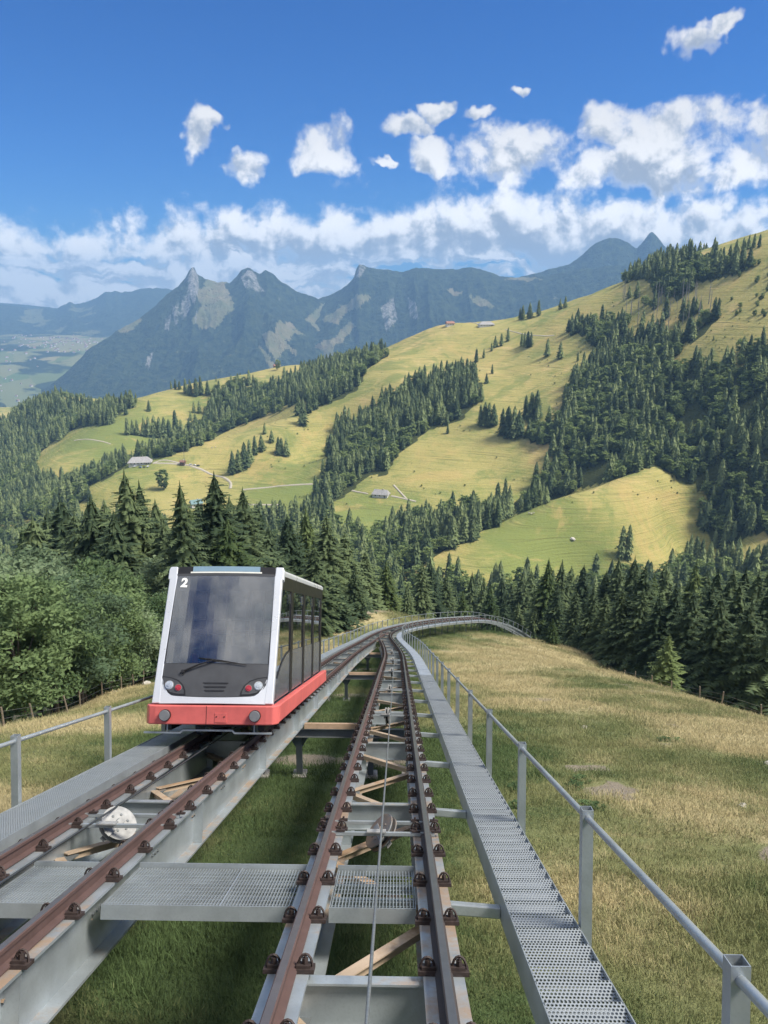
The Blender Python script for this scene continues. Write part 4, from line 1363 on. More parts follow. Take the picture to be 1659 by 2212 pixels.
def build_car():
    M = frame_matrix(14.28, x_left(14.28), 0.0)
    t = thing('railcar', M, 'silver and red railcar numbered 2 with a large raked windscreen on the left track', 'railcar')
    TH = math.atan2(0.84, 2.51)
    FLEN = 2.65
    Z0, ZT = 0.75, 3.26
    HW = 1.10
    REAR = 9.35
    def fp(a, b, off=0.0):
        """front face point: a across, b up the face, off outwards"""
        bulge = 0.05 * (1 - (a / HW) ** 2)
        return (a, b * math.sin(TH) - (off + bulge) * math.cos(TH), Z0 + b * math.cos(TH) + (off + bulge) * math.sin(TH))
    def front_slab(name, outline, off, depth, mat, parent, sub=1):
        n = len(outline)
        mb = MB()
        c = (sum(p[0] for p in outline) / n, sum(p[1] for p in outline) / n)
        vs = [fp(a, b, off) for a, b in outline] + [fp(a, b, off - depth) for a, b in outline]
        fs = [[i, n + i, n + (i + 1) % n, (i + 1) % n] for i in range(n)]
        fs += [list(range(n)), [n + i for i in range(n)][::-1]]
        mb.add(vs, fs)
        return mb.build(name, mat, parent, M)
    def strip_slab(name, a0, a1, b0f, b1f, off, depth, mat, parent, n=14, smooth=True):
        """slab between two curves b0f(a), b1f(a), divided across so it can bulge"""
        mb = MB()
        aa = np.linspace(a0, a1, n + 1)
        vs = []
        for a in aa:
            for o in (off, off - depth):
                vs += [fp(a, b0f(a), o), fp(a, b1f(a), o)]
        fs = []
        for i in range(n):
            k, j = i * 4, i * 4 + 4
            fs += [[k, j, j + 1, k + 1], [k + 2, k + 3, j + 3, j + 2], [k, k + 2, j + 2, j], [k + 1, j + 1, j + 3, k + 3]]
        fs += [[0, 1, 3, 2], [n * 4, n * 4 + 2, n * 4 + 3, n * 4 + 1]]
        mb.add(vs, fs)
        return mb.build(name, mat, parent, M)
    IN = 0.985                                         # half width of the dark front panel at the glass
    def half_in(b):                                    # inner edge of the silver surround
        return IN - 0.035 * b / FLEN
    def bottom_curve(a):                               # rounded lower edge of the dark panel
        e = abs(a) / IN
        return 0.115 + 0.05 * e ** 2 + 0.36 * max(0.0, (e - 0.72) / 0.28) ** 2.4
    WS0, WS1 = 0.735, 2.47
    # silver surround: pillars left and right, chin below
    for sg in (-1, 1):
        outer = [(sg * (HW + 0.004), 0.0), (sg * (HW + 0.004), FLEN - 0.25), (sg * (HW + 0.035), FLEN - 0.24), (sg * (HW + 0.035), FLEN - 0.04), (sg * (HW + 0.01), FLEN + 0.02), (sg * 0.97, FLEN + 0.02), (sg * 0.96, FLEN - 0.16), (sg * half_in(WS1), WS1)]
        inner = [(sg * half_in(b), b) for b in (2.0, 1.4, 0.8, 0.55)]
        o = front_slab('front_pillar', outer + inner + [(sg * 0.97, 0.40), (sg * 0.945, 0.0)] if sg > 0 else (outer + inner + [(sg * 0.97, 0.40), (sg * 0.945, 0.0)])[::-1], 0.035, 0.14, MAT['silver'], t)
        bv = o.modifiers.new('bevel', 'BEVEL'); bv.width = 0.03; bv.segments = 3; bv.limit_method = 'ANGLE'; bv.angle_limit = R(35)
    strip_slab('chin', -0.968, 0.968, lambda a: -0.005, lambda a: bottom_curve(a) - 0.012, 0.03, 0.12, MAT['silver'], t, 28)
    # dark lower panel with lamps, vents and wiper
    front = strip_slab('front_panel', -IN, IN, bottom_curve, lambda a: WS0, 0.018, 0.06, MAT['charcoal'], t, 36)
    strip_slab('windscreen', -0.955, 0.955, lambda a: WS0 + 0.004, lambda a: WS1, 0.022, 0.012, MAT['windscreen'], t, 14)
    for (b0, b1) in ((WS1 + 0.001, WS1 + 0.05),):
        strip_slab('upper_frame', -0.955, 0.955, lambda a: b0, lambda a: b1, 0.026, 0.05, MAT['charcoal'], t, 10)
    strip_slab('frit_band', -0.955, 0.955, lambda a: WS1 - 0.30, lambda a: WS1 - 0.01, 0.008, 0.004, MAT['charcoal'], t, 12)
    for sg in (-1, 1):
        strip_slab('windscreen_seal', sg * 0.957 if sg > 0 else -0.982, 0.982 if sg > 0 else -0.957, lambda a: WS0, lambda a: WS1 + 0.05, 0.028, 0.05, MAT['black'], t, 2)
    # roof front: dark corners, pale strip
    strip_slab('roof_fairing', -0.955, 0.955, lambda a: WS1 + 0.052, lambda a: FLEN + 0.02, 0.01, 0.10, MAT['black'], t, 10)
    strip_slab('destination_strip', -0.70, 0.70, lambda a: WS1 + 0.06, lambda a: WS1 + 0.09, 0.022, 0.01, MAT['cream'], t, 8)
    strip_slab('pale_visor', -0.66, 0.66, lambda a: WS1 + 0.095, lambda a: FLEN + 0.022, 0.018, 0.02, MAT['pale_blue'], t, 8)
    # lamp pods
    for sg in (-1, 1):
        pod = [(0.975, 0.50), (0.80, 0.47), (0.66, 0.42), (0.56, 0.33), (0.51, 0.22), (0.50, 0.145), (0.66, 0.15), (0.80, 0.18), (0.90, 0.25), (0.955, 0.34)]
        pts = [(sg * a, b) for a, b in pod]
        if sg > 0: pts = pts[::-1]
        pd = front_slab('lamp_pod', pts, 0.030, 0.02, MAT['black'], t)
        inner = [(0.955, 0.475), (0.80, 0.45), (0.67, 0.40), (0.58, 0.32), (0.535, 0.22), (0.53, 0.165), (0.66, 0.17), (0.79, 0.20), (0.88, 0.265), (0.935, 0.345)]
        pts = [(sg * a, b) for a, b in inner]
        if sg > 0: pts = pts[::-1]
        front_slab('lamp_cover', pts, 0.034, 0.008, MAT['charcoal'], pd)
        nrm = np.array([0, -math.cos(TH), math.sin(TH)])
        for (a, b, r, mt, nm) in ((0.82, 0.325, 0.078, MAT['lens'], 'headlight'), (0.645, 0.275, 0.058, MAT['red_lens'], 'tail_light')):
            c = np.array(fp(sg * a, b, 0.038))
            h = MB()
            for i, (k, zz) in enumerate(((1.0, 0.0), (0.85, 0.012), (0.45, 0.022))):
                h.disc(c + nrm * zz, nrm, r * k, 0.012, 20)
            h.build(nm, mt, pd, M, smooth=False)
            ring = [c + nrm * 0.0 + (np.array([1, 0, 0]) * math.cos(x) + np.cross(nrm, [1, 0, 0]) * math.sin(x)) * (r + 0.004) for x in np.linspace(0, 2 * math.pi, 21)]
            MB().tube(ring, 0.006, 5, cap=False).build('lamp_rim', MAT['steel_dark'], pd, M)
    # vents
    for (b, a0, a1) in ((0.37, -0.20, 0.25), (0.30, -0.18, 0.22), (0.23, -0.16, 0.19)):
        mb = MB()
        outl = [(a0, b), (a0 + 0.04, b - 0.018), (a1, b - 0.018), (a1 + 0.02, b), (a1, b + 0.008), (a0, b + 0.008)]
        vs = [fp(a, q, 0.026) for a, q in outl] + [fp(a, q, 0.0) for a, q in outl]
        n = len(outl)
        mb.add(vs, [list(range(n)), [n + i for i in range(n)][::-1]] + [[i, n + i, n + (i + 1) % n, (i + 1) % n] for i in range(n)])
        mb.build('vent_slot', MAT['black'], front, M)
    # wiper
    w = MB()
    w.tube([fp(-0.60, 0.575, 0.05), fp(-0.30, 0.70, 0.075), fp(-0.02, 0.79, 0.07)], [0.022, 0.016, 0.012], 6)
    w.tube([fp(-0.60, 0.575, 0.01), fp(-0.60, 0.575, 0.07)], 0.03, 10)
    arm = w.build('wiper_arm', MAT['black'], t, M)
    MB().tube([fp(-0.33, 0.83, 0.05), fp(-0.1, 0.80, 0.06), fp(0.12, 0.775, 0.06), fp(0.58, 0.705, 0.045)], [0.008, 0.013, 0.013, 0.007], 6).build('wiper_blade', MAT['black'], arm, M)
    loop = [np.array(fp(-0.60, 0.545, 0.05)) + np.array((0.035 * math.cos(x), 0, 0.035 * math.sin(x))) for x in np.linspace(0, 2 * math.pi, 13)]
    MB().tube(loop, 0.005, 4, cap=False).build('washer_hose', MAT['black'], arm, M)
    # fleet number, as built lettering
    fc = bpy.data.curves.new('fleet_number', 'FONT')
    fc.body = '2'; fc.size = 0.25; fc.extrude = 0.002; fc.offset = 0.011; fc.shear = 0.08
    fc.materials.append(MAT['white_print'])
    a, b = -0.865, 2.245
    o3 = fp(a, b, 0.036)
    Mn = M @ Matrix.Translation(o3) @ Matrix.Rotation(math.pi / 2 - TH, 4, 'X') @ Matrix.Rotation(R(2.5), 4, 'Y')
    tmp = bpy.data.objects.new('fleet_number_curve', fc)
    num = bpy.data.meshes.new_from_object(tmp)
    bpy.data.objects.remove(tmp)
    link('fleet_number', num, t, Mn)
    # roof with rounded shoulders
    def yf(z): return (z - Z0) / (ZT - Z0) * 0.84
    prof = [(-HW - 0.005, 3.12), (-HW - 0.005, 3.20), (-1.06, 3.25), (-0.9, 3.285), (0.9, 3.285), (1.06, 3.25), (HW + 0.005, 3.20), (HW + 0.005, 3.12), (1.0, 3.10), (-1.0, 3.10)]
    mb = MB(); n = len(prof)
    vs = [(x, yf(z) + 0.02, z) for x, z in prof] + [(x, REAR - 0.35 - 0.0 * z, z) for x, z in prof]
    mb.add(vs, [[i, (i + 1) % n, n + (i + 1) % n, n + i] for i in range(n)] + [list(range(n))[::-1], [n + i for i in range(n)]])
    mb.build('roof', MAT['silver'], t, M, bevel=0.01)
    MB().box((-1.02, 0.10, 0.66), (1.02, REAR - 0.05, 0.78)).build('floor', MAT['interior'], t, M)
    # rear wall with its window
    mb = MB().box((-1.06, REAR - 0.36, 0.79), (1.06, REAR - 0.30, 1.55)).box((-1.06, REAR - 0.36, 2.72), (1.06, REAR - 0.30, 3.09)).box((-1.06, REAR - 0.36, 1.551), (-0.92, REAR - 0.30, 2.719)).box((0.92, REAR - 0.36, 1.551), (1.06, REAR - 0.30, 2.719))
    mb.build('rear_wall', MAT['interior_grey'], t, M)
    MB().box((-0.915, REAR - 0.335, 1.552), (0.915, REAR - 0.325, 2.718)).build('rear_window', MAT['windscreen'], t, M)
    # sides
    PIL = (2.3, 4.45, 6.5, 8.5)
    ZS, ZW, ZB = 0.78, 1.62, 2.86
    for sg in (-1, 1):
        def side(name, outline, x0, x1, mat, parent=t, bevel=0.0):
            mb = MB()
            n = len(outline)
            vs = [(sg * x0, y, z) for y, z in outline] + [(sg * x1, y, z) for y, z in outline]
            fs = [[i, (i + 1) % n, n + (i + 1) % n, n + i] for i in range(n)] + [list(range(n))[::-1], [n + i for i in range(n)]]
            if sg < 0: fs = [f[::-1] for f in fs]
            mb.add(vs, fs)
            return mb.build(name, mat, parent, M, bevel=bevel)
        edges = [None] + list(PIL) + [REAR - 0.32]
        side('cant_rail', [(yf(ZB) + 0.10, ZB), (REAR - 0.33, ZB), (REAR - 0.33, 3.115), (yf(3.115) + 0.10, 3.115)], 1.06, 1.092, MAT['black'])
        # silver edge of the front pillar along the side
        side('pillar_return', [(0.02, 0.76), (0.11, 0.76), (yf(3.2) + 0.11, 3.2), (yf(3.2) + 0.02, 3.2)], 1.055, 1.103, MAT['silver'])
        for i in range(5):
            y0 = edges[i]; y1 = edges[i + 1]
            if i == 0:
                arc = [(0.50 + (y1 - 0.14 - 0.50) * q, 1.18 + 0.44 * math.sin(q * math.pi / 2) ** 0.8) for q in np.linspace(0, 1, 8)]
                low = [(yf(ZS) + 0.115, ZS), (y1 - 0.125, ZS)] + [(y1 - 0.125, ZW)] + arc[::-1][1:] + [(yf(1.10) + 0.115, 1.10)]
                side('lower_panel', low, 1.06, 1.094, MAT['speckle'])
                win = [(yf(1.12) + 0.118, 1.12)] + [(y, z + 0.008) for y, z in arc[:-1]] + [(y1 - 0.126, ZW + 0.008), (y1 - 0.126, ZB - 0.004), (yf(ZB) + 0.118, ZB - 0.004)]
                wd = side('window', win, 1.074, 1.084, MAT['side_glass'])
                side('window_trim', [(arc[0][0], arc[0][1])] + [(y, z + 0.02) for y, z in arc] + [(y, z - 0.012) for y, z in arc[::-1]], 1.07, 1.098, MAT['black'], wd)
            else:
                side('lower_panel', [(y0 + 0.125, ZS), (y1 - 0.125, ZS), (y1 - 0.125, ZW), (y0 + 0.125, ZW)], 1.06, 1.094, MAT['speckle'])
                wd = side('window', [(y0 + 0.126, ZW + 0.008), (y1 - 0.126, ZW + 0.008), (y1 - 0.126, ZB - 0.004), (y0 + 0.126, ZB - 0.004)], 1.074, 1.084, MAT['side_glass'])
            # little tilting vent at the top of each pane
            yv = y1 - 0.55
            side('vent_window', [(yv, 2.60), (yv + 0.40, 2.60), (yv + 0.40, 2.80), (yv, 2.80)], 1.086, 1.092, MAT['windscreen'], wd)
            if i < 4:
                side('door_post', [(y1 - 0.17, ZS - 0.02), (y1 - 0.012, ZS - 0.02), (y1 - 0.012, ZB - 0.002), (y1 - 0.17, ZB - 0.002)], 1.05, 1.106, MAT['black'])
                side('door_post', [(y1 + 0.012, ZS - 0.02), (y1 + 0.17, ZS - 0.02), (y1 + 0.17, ZB - 0.002), (y1 + 0.012, ZB - 0.002)], 1.05, 1.106, MAT['black'])
        # red skirt along the side
        side('side_bumper', [(0.10, 0.42), (REAR, 0.42), (REAR, 0.735), (0.10, 0.735)], 1.08, 1.215, MAT['red'], bevel=0.02)
        side('sole_bar', [(0.25, 0.25), (REAR - 0.2, 0.25), (REAR - 0.2, 0.655), (0.25, 0.655)], 0.80, 0.92, MAT['black'])
    # front bumper
    out = [(-1.215, 0.098), (-1.19, 0.0), (-1.12, -0.115), (-1.0, -0.135), (1.0, -0.135), (1.12, -0.115), (1.19, 0.0), (1.215, 0.098), (1.05, 0.098), (-1.05, 0.098)]
    n = len(out)
    mb = MB()
    mb.add([(x, y, 0.40) for x, y in out] + [(x, y, 0.735) for x, y in out], [[i, (i + 1) % n, n + (i + 1) % n, n + i] for i in range(n)] + [list(range(n))[::-1], [n + i for i in range(n)]])
    fb = mb.build('front_bumper', MAT['red'], t, M, bevel=0.02)
    MB().box((-0.075, -0.1395, 0.405), (-0.068, -0.134, 0.73)).build('bumper_joint', MAT['black'], fb, M)
    pl = MB().box((0.08, -0.1435, 0.44), (0.30, -0.134, 0.61)).build('cover_plate', MAT['red'], fb, M, bevel=0.004)
    for x in (0.115, 0.255):
        MB().disc((x, -0.146, 0.545), (0, 1, 0), 0.012, 0.012, 8).build('screw', MAT['black'], fb, M)
    for x in (-0.81, 0.81):
        b = MB().disc((x, -0.165, 0.565), (0, 1, 0), 0.104, 0.06, 28).build('buffer', MAT['black'], t, M, bevel=0.006)
        MB().disc((x, -0.205, 0.565), (0, 1, 0), 0.094, 0.03, 28).build('buffer_face', MAT['buffer'], b, M, bevel=0.006)
    # rail guard hanging under the bumper
    g = MB()
    g.bar((-1.22, -0.02, 0.245), (-0.55, -0.02, 0.245), 0.05, 0.03).bar((-0.53, -0.02, 0.29), (0.40, -0.02, 0.29), 0.05, 0.03).bar((0.42, -0.02, 0.245), (1.10, -0.02, 0.245), 0.05, 0.03)
    g.bar((-0.56, -0.02, 0.24), (-0.51, -0.02, 0.295), 0.049, 0.028).bar((0.43, -0.02, 0.24), (0.385, -0.02, 0.295), 0.049, 0.028)
    for x in (-0.80, 0.78):
        g.bar((x, -0.02, 0.258), (x, -0.02, 0.42), 0.02, 0.02, (0, 1, 0))
    g.build('rail_guard', MAT['steel_clean'], t, M)
    # running gear, dark under the floor
    for y in (1.4, 7.9):
        for sg in (-1, 1):
            MB().disc((sg * 0.55, y, 0.235), (1, 0, 0), 0.235, 0.09, 24).build('wheel', MAT['steel_dark'], t, M)
        MB().box((-0.49, y - 0.5, 0.22), (0.49, y + 0.5, 0.60)).build('bogie_frame', MAT['black'], t, M)
    # inside: stepped floors, partitions, grab poles
    for i, y in enumerate((2.3, 4.45, 6.5)):
        MB().box((-1.0, y + 0.02, 0.79), (1.0, y + 0.10, 1.62)).build('partition', MAT['interior'], t, M)
        for z in (1.95, 2.25):
            MB().tube([(-1.0, y + 0.06, z), (1.0, y + 0.06, z)], 0.018, 6).build('grab_rail', MAT['pole'], t, M)
    for (x, y) in ((-0.55, 1.6), (0.0, 3.4), (-0.6, 3.6), (0.55, 3.4), (-0.1, 5.6)):
        MB().tube([(x, y, 0.785), (x, y, 3.095)], 0.022, 8).build('grab_pole', MAT['pole'], t, M)
    MB().box((-0.95, 0.35, 0.79), (0.95, 0.75, 1.35)).build('console', MAT['interior_grey'], t, M, bevel=0.02)
    MB().box((-0.62, 0.78, 1.38), (-0.50, 0.86, 1.62)).build('extinguisher', MAT['red'], t, M, bevel=0.03)
build_car()
# ------------------------------------------------------------------ trees
def tube_np(pts, rad, n=6):
    mb = MB().tube(pts, rad, n, cap=False)
    return mb

def spruce_mesh(name, seed, H, RB, whorls, per, steps, mat, ragged=0.25, bare=0.04, top_thin=0.9, skirts=16, skirt_n=9, skirt_r=.62):
    """needles only: drooping branches made of many narrow sprays"""
    g = np.random.default_rng(seed)
    V, Fc = [], []
    def tri(a, b, c):
        k = len(V); V.extend((a, b, c)); Fc.append((k, k + 1, k + 2))
    for w in range(whorls):
        f = (w + g.uniform(-.35, .35)) / whorls
        z0 = H * (bare + (1 - bare) * min(max(f, 0), .985))
        rad = RB * (1 - f) ** top_thin * (0.82 + 0.36 * g.random())
        if f < 0.14: rad *= 0.72 + 2 * f
        n = max(3, int(per * (0.7 + 0.5 * (1 - f))))
        a0 = g.uniform(0, 6.28)
        for i in range(n):
            if g.random() < 0.07: continue
            a = a0 + 6.283 * i / n + g.uniform(-.25, .25)
            L = rad * (1 + g.uniform(-ragged, ragged)) + 0.12
            d = np.array([math.cos(a), math.sin(a), 0.0]); sd = np.array([-d[1], d[0], 0.0])
            droop = 0.30 + 0.25 * (1 - f) + g.uniform(-.1, .1)
            lift = 0.16 + 0.25 * f
            zz = z0 + g.uniform(-.4, .4) * H / whorls
            def P(u): return d * L * u + np.array([0, 0, zz + L * (lift * u - droop * u * u)])
            prev = P(0.0)
            for k in range(steps):
                u0, u1 = k / steps, (k + 1) / steps
                p0, p1 = P(u0), P(u1)
                wd = L * 0.30 * (1 - 0.72 * u0) * (0.75 + 0.5 * g.random())
                for sg in (-1, 1):
                    tip = p0 + d * (p1 - p0) @ d * d * 1.1 + sd * sg * wd + np.array([0, 0, -wd * g.uniform(.25, .8)])
                    tri(p0, p1 + d * 0.02, tip)
                # hanging twig
                h = L * 0.20 * (1 - 0.5 * u0) * g.uniform(.4, 1.1)
                m = (p0 + p1) / 2
                s2 = sd * g.uniform(-.5, .5) * wd
                tri(p0 + s2, p1 + s2 * .5, m + s2 + np.array([0, 0, -h]) + d * 0.05 * L)
    # ragged inner skirts give the crown its body
    for w in range(skirts):
        f = (w + .5 * g.random()) / skirts
        z1 = H * (bare + (1 - bare) * f); dz = H * (1 - bare) / skirts * 2.1
        rad = RB * (1 - f) ** top_thin * skirt_r * (0.72 + 2 * f if f < .14 else 1)
        k = skirt_n; a0 = g.uniform(0, 6.28)
        top = np.array([0, 0, min(z1 + dz, H)])
        for i in range(k):
            a, b = a0 + 6.283 * i / k, a0 + 6.283 * (i + .9 + .35 * g.random()) / k
            ra, rb_ = rad * g.uniform(.7, 1.15), rad * g.uniform(.7, 1.15)
            m = (a + b) / 2
            A = np.array([math.cos(a) * ra, math.sin(a) * ra, z1 - g.uniform(-.1, .35) * dz])
            B = np.array([math.cos(b) * rb_, math.sin(b) * rb_, z1 - g.uniform(-.1, .35) * dz])
            tri(A, B, top)
            tip = np.array([math.cos(m) * rad * g.uniform(1.05, 1.35), math.sin(m) * rad * g.uniform(1.05, 1.35), z1 - dz * g.uniform(.15, .45)])
            tri(A * .9 + top * .1, tip, B * .9 + top * .1)
    # leader
    for i in range(5):
        a = i * 1.256
        d = np.array([math.cos(a), math.sin(a), 0])
        tri(np.array([0, 0, H * 1.03]), d * RB * .05 + [0, 0, H * .93], np.array([-d[1], d[0], 0]) * RB * .05 + [0, 0, H * .93])
    me = np_mesh(name, np.array(V), np.array(Fc), [mat])
    return me

def trunk_mesh(name, H, r, mat=None, seed=0, frac=0.97):
    g = np.random.default_rng(seed)
    pts = [(g.normal(0, .01) * H * .3 * k, g.normal(0, .01) * H * .3 * k, H * frac * k - (0.6 if k == 0 else 0)) for k in (0, .25, .5, .75, 1)]
    return MB().tube(pts, [r * 1.15, r * .9, r * .65, r * .4, r * .08], 8).mesh(name, mat or MAT['bark'], smooth=True)

def broad_mesh(name, seed, H, RX, base, clumps, leaves, leaf, mat):
    """leaf clumps over an uneven crown; returns crown mesh and a trunk with limbs"""
    g = np.random.default_rng(seed)
    cz = (base + H) / 2; rz = (H - base) / 2
    C = []
    tries = 0
    while len(C) < clumps and tries < 4000:
        tries += 1
        p = g.normal(size=3); p /= np.linalg.norm(p)
        r = g.random() ** 0.33
        if r < 0.45: continue
        lump = 0.78 + 0.34 * math.sin(2.3 * p[0] + seed) * math.cos(2.9 * p[1] + 1.7 * p[2] + seed)
        q = np.array([p[0] * RX * r * lump, p[1] * RX * r * lump, cz + p[2] * rz * r * (0.86 + 0.14 * lump)])
        C.append(q)
    C = np.array(C)
    n = len(C) * leaves
    rc = RX * 0.24
    cen = np.repeat(C, leaves, 0)
    off = g.normal(size=(n, 3)); off /= np.linalg.norm(off, axis=1, keepdims=True)
    off *= (g.random((n, 1)) ** 0.4) * rc * g.uniform(.6, 1.25, (n, 1)); off[:, 2] *= 0.7
    P = cen + off
    a = g.normal(size=(n, 3)); a[:, 2] *= 0.6; a /= np.linalg.norm(a, axis=1, keepdims=True)
    b = np.cross(a, g.normal(size=(n, 3))); b /= np.linalg.norm(b, axis=1, keepdims=True)
    sz = leaf * g.uniform(.6, 1.35, (n, 1))
    V = np.stack([P - a * sz, P + b * sz * .45, P + a * sz, P - b * sz * .45], 1).reshape(-1, 3)
    Fq = np.arange(n * 4).reshape(-1, 4)
    crown = np_mesh(name, V, Fq, [mat])
    mb = MB()
    top = (g.normal(0, .15), g.normal(0, .15), H * .72)
    mb.tube([(0, 0, -.5), (g.normal(0, .1), g.normal(0, .1), base), top], [H * .018, H * .014, H * .004], 7)
    for q in C[g.permutation(len(C))[:12]]:
        s = np.array([0, 0, base * .8 + (q[2] - base) * .35 * g.random()])
        mid = (s + q) / 2 + np.array([0, 0, .2])
        mb.tube([s, mid, q], [H * .008, H * .005, H * .002], 5)
    return crown, mb.mesh(name + '_trunk', MAT['bark'], smooth=True)

NEAR_SPRUCE = [(spruce_mesh('crown', 100 + i, 20.0, rb, 40, 9, 7, m, .28, bare, tt, 22, 12, .66), trunk_mesh('trunk', 20.0, .26, None, i))
               for i, (rb, m, bare, tt) in enumerate(((4.3, MAT['spruce'], .03, .72), (3.8, MAT['spruce'], .05, .65), (4.8, MAT['spruce'], .02, .82), (3.4, MAT['spruce'], .08, .6), (4.0, MAT['spruce_light'], .03, .75)))]
BIG_SPRUCE = [(spruce_mesh('crown', 140 + i, 20.0, rb, 46, 10, 9, MAT['spruce'], .32, .03, .72, 24, 12, .6), trunk_mesh('trunk', 20.0, .28, None, i + 9)) for i, rb in enumerate((4.6, 4.0))]
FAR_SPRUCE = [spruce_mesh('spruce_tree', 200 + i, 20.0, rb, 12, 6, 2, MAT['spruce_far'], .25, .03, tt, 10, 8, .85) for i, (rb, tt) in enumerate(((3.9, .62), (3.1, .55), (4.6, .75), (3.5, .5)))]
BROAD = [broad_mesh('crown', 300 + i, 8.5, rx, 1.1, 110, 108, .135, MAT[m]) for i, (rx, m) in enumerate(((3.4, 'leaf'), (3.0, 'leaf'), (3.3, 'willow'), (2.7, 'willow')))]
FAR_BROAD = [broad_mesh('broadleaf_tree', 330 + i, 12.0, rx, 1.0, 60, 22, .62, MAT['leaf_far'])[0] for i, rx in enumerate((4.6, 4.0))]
def snag_mesh():
    mb = MB().tube([(0, 0, -.5), (.1, 0, 9), (.2, .1, 17)], [.30, .2, .05], 5)
    g = np.random.default_rng(5)
    for i in range(16):
        z = g.uniform(4, 15.5); a = g.uniform(0, 6.28); L = (17 - z) * .14 + .5
        mb.tube([(0, 0, z), (math.cos(a) * L, math.sin(a) * L, z + g.uniform(-.5, .1))], [.06, .02], 3)
    return mb.mesh('dead_tree', MAT['snag'])
SNAG = snag_mesh()

def tree_matrix(p, scale, rot=None, sxy=1.0):
    rot = rnd.uniform(0, 6.28) if rot is None else rot
    return Matrix.Translation(p) @ Matrix.Rotation(rot, 4, 'Z') @ Matrix.Diagonal((scale * sxy, scale * sxy, scale, 1))

def plant(kind, p, height, label, group=None, variant=None, sxy=1.0, rot=None):
    """a near tree with trunk and crown as parts"""
    if kind == 'broadleaf_tree':
        cr, tr = BROAD[variant if variant is not None else rnd.randrange(len(BROAD))]
        s, cat = height / 8.5, 'tree'
    else:
        lib = BIG_SPRUCE if kind == 'big' else NEAR_SPRUCE
        cr, tr = lib[variant if variant is not None else rnd.randrange(len(lib))]
        s, cat = height / 20.0, 'tree'
    M = tree_matrix(p, s, rot, sxy)
    t = thing('broadleaf_tree' if kind == 'broadleaf_tree' else 'spruce_tree', M, label, cat, group)
    link('trunk', tr, t, M); link('crown', cr, t, M)
    return t

def gz(x, y):
    return float(ground_fast(np.array([x]), np.array([y]))[0])
def gz_exact(x, y):
    return float(ground_z(np.array([x]), np.array([y]))[0])

NEAR_XY = []
def by_top(u, vtop, d, kind, label, group=None, variant=None, sxy=1.0, hmax=36):
    """tree whose tip shows at (u, vtop) when it stands d metres ahead; height follows from the ground there"""
    r = ray(u, vtop) * d
    z = gz_exact(r[0], r[1])
    h = r[2] - z
    if h < 3: h = 3.0
    h = min(h, hmax)
    NEAR_XY.append((r[0], r[1]))
    return plant(kind, (r[0], r[1], z - 0.1), h, label, group, variant, sxy)

# --- tall spruces left of the line, rising above the bushes
LEFT_SPRUCES = [
 (268, 1022, 92, 'big', 'tall dark spruce behind the bushes, leftmost of the tall ones', 1.15), (300, 1045, 96, 'big', 'tall spruce leaning against the leftmost tall spruce', .95),
 (388, 1046, 78, 'big', 'slim spruce with an open tiered top right of the bright meadow gap', .8), (462, 1026, 88, 'big', 'tallest spruce behind the railcar roof', 1.15),
 (524, 1058, 95, 'big', 'broad spruce behind the railcar roof, right of the tallest', 1.1), (428, 1085, 99, 'spruce', 'lower spruce filling the gap left of the tallest spruce', 1.2),
 (225, 1085, 105, 'spruce', 'shorter spruce left of the tall dark pair', 1.1), (160, 1110, 120, 'spruce', 'dark spruce at far left above the bushes', 1.2),
 (100, 1100, 140, 'spruce', 'dark spruce near the left edge behind the bushes', 1.3), (40, 1085, 150, 'spruce', 'spruce at the left edge behind the bushes', 1.4),
 (620, 1115, 118, 'spruce', 'spruce just behind the right end of the railcar roof', 1.25), (660, 1098, 125, 'spruce', 'spruce with a narrow tip above the railcar rear', 1.1),
 (705, 1110, 112, 'big', 'large spruce rising right of the railcar', 1.2), (745, 1150, 118, 'spruce', 'full spruce right of the railcar above the left railing', 1.25),
 (580, 1140, 105, 'spruce', 'dark spruce filling in behind the railcar roof', 1.35), (790, 1190, 128, 'spruce', 'spruce behind the left railing near the bend', 1.25),
 (835, 1210, 140, 'spruce', 'spruce directly behind the point where the tracks join', 1.2), (680, 1180, 95, 'spruce', 'low bushy spruce beside the railcar rear', 1.4),
 (490, 1120, 84, 'spruce', 'bushy spruce close behind the railcar roof', 1.4), (350, 1125, 88, 'spruce', 'short dark spruce left of the railcar roof', 1.4),
 (195, 1075, 96, 'spruce', 'dark spruce just left of the tall dark pair', 1.3), (335, 1085, 100, 'big', 'dark spruce filling the gap right of the tall dark pair', 1.2), (410, 1100, 92, 'spruce', 'low dark spruce below the slim tiered one', 1.4), (245, 1110, 84, 'spruce', 'low spruce in front of the tall dark pair', 1.4), (555, 1090, 108, 'big', 'dark spruce right of the broad one behind the railcar roof', 1.15), (130, 1080, 130, 'spruce', 'spruce above the bushes, second from the left edge group', 1.3), (70, 1120, 110, 'spruce', 'short spruce above the bushes near the left edge', 1.4), (495, 1075, 100, 'spruce', 'dark spruce between the tallest and the broad one', 1.2),
 (765, 1230, 104, 'spruce', 'small light spruce above the grassy knoll', 1.35), (720, 1235, 98, 'spruce', 'small spruce left of the grassy knoll', 1.4)]
for i, (u, v, d, kind, lb, sx) in enumerate(LEFT_SPRUCES):
    by_top(u, v, d, kind, lb, 'spruces left of the track', None, sx * 1.3)
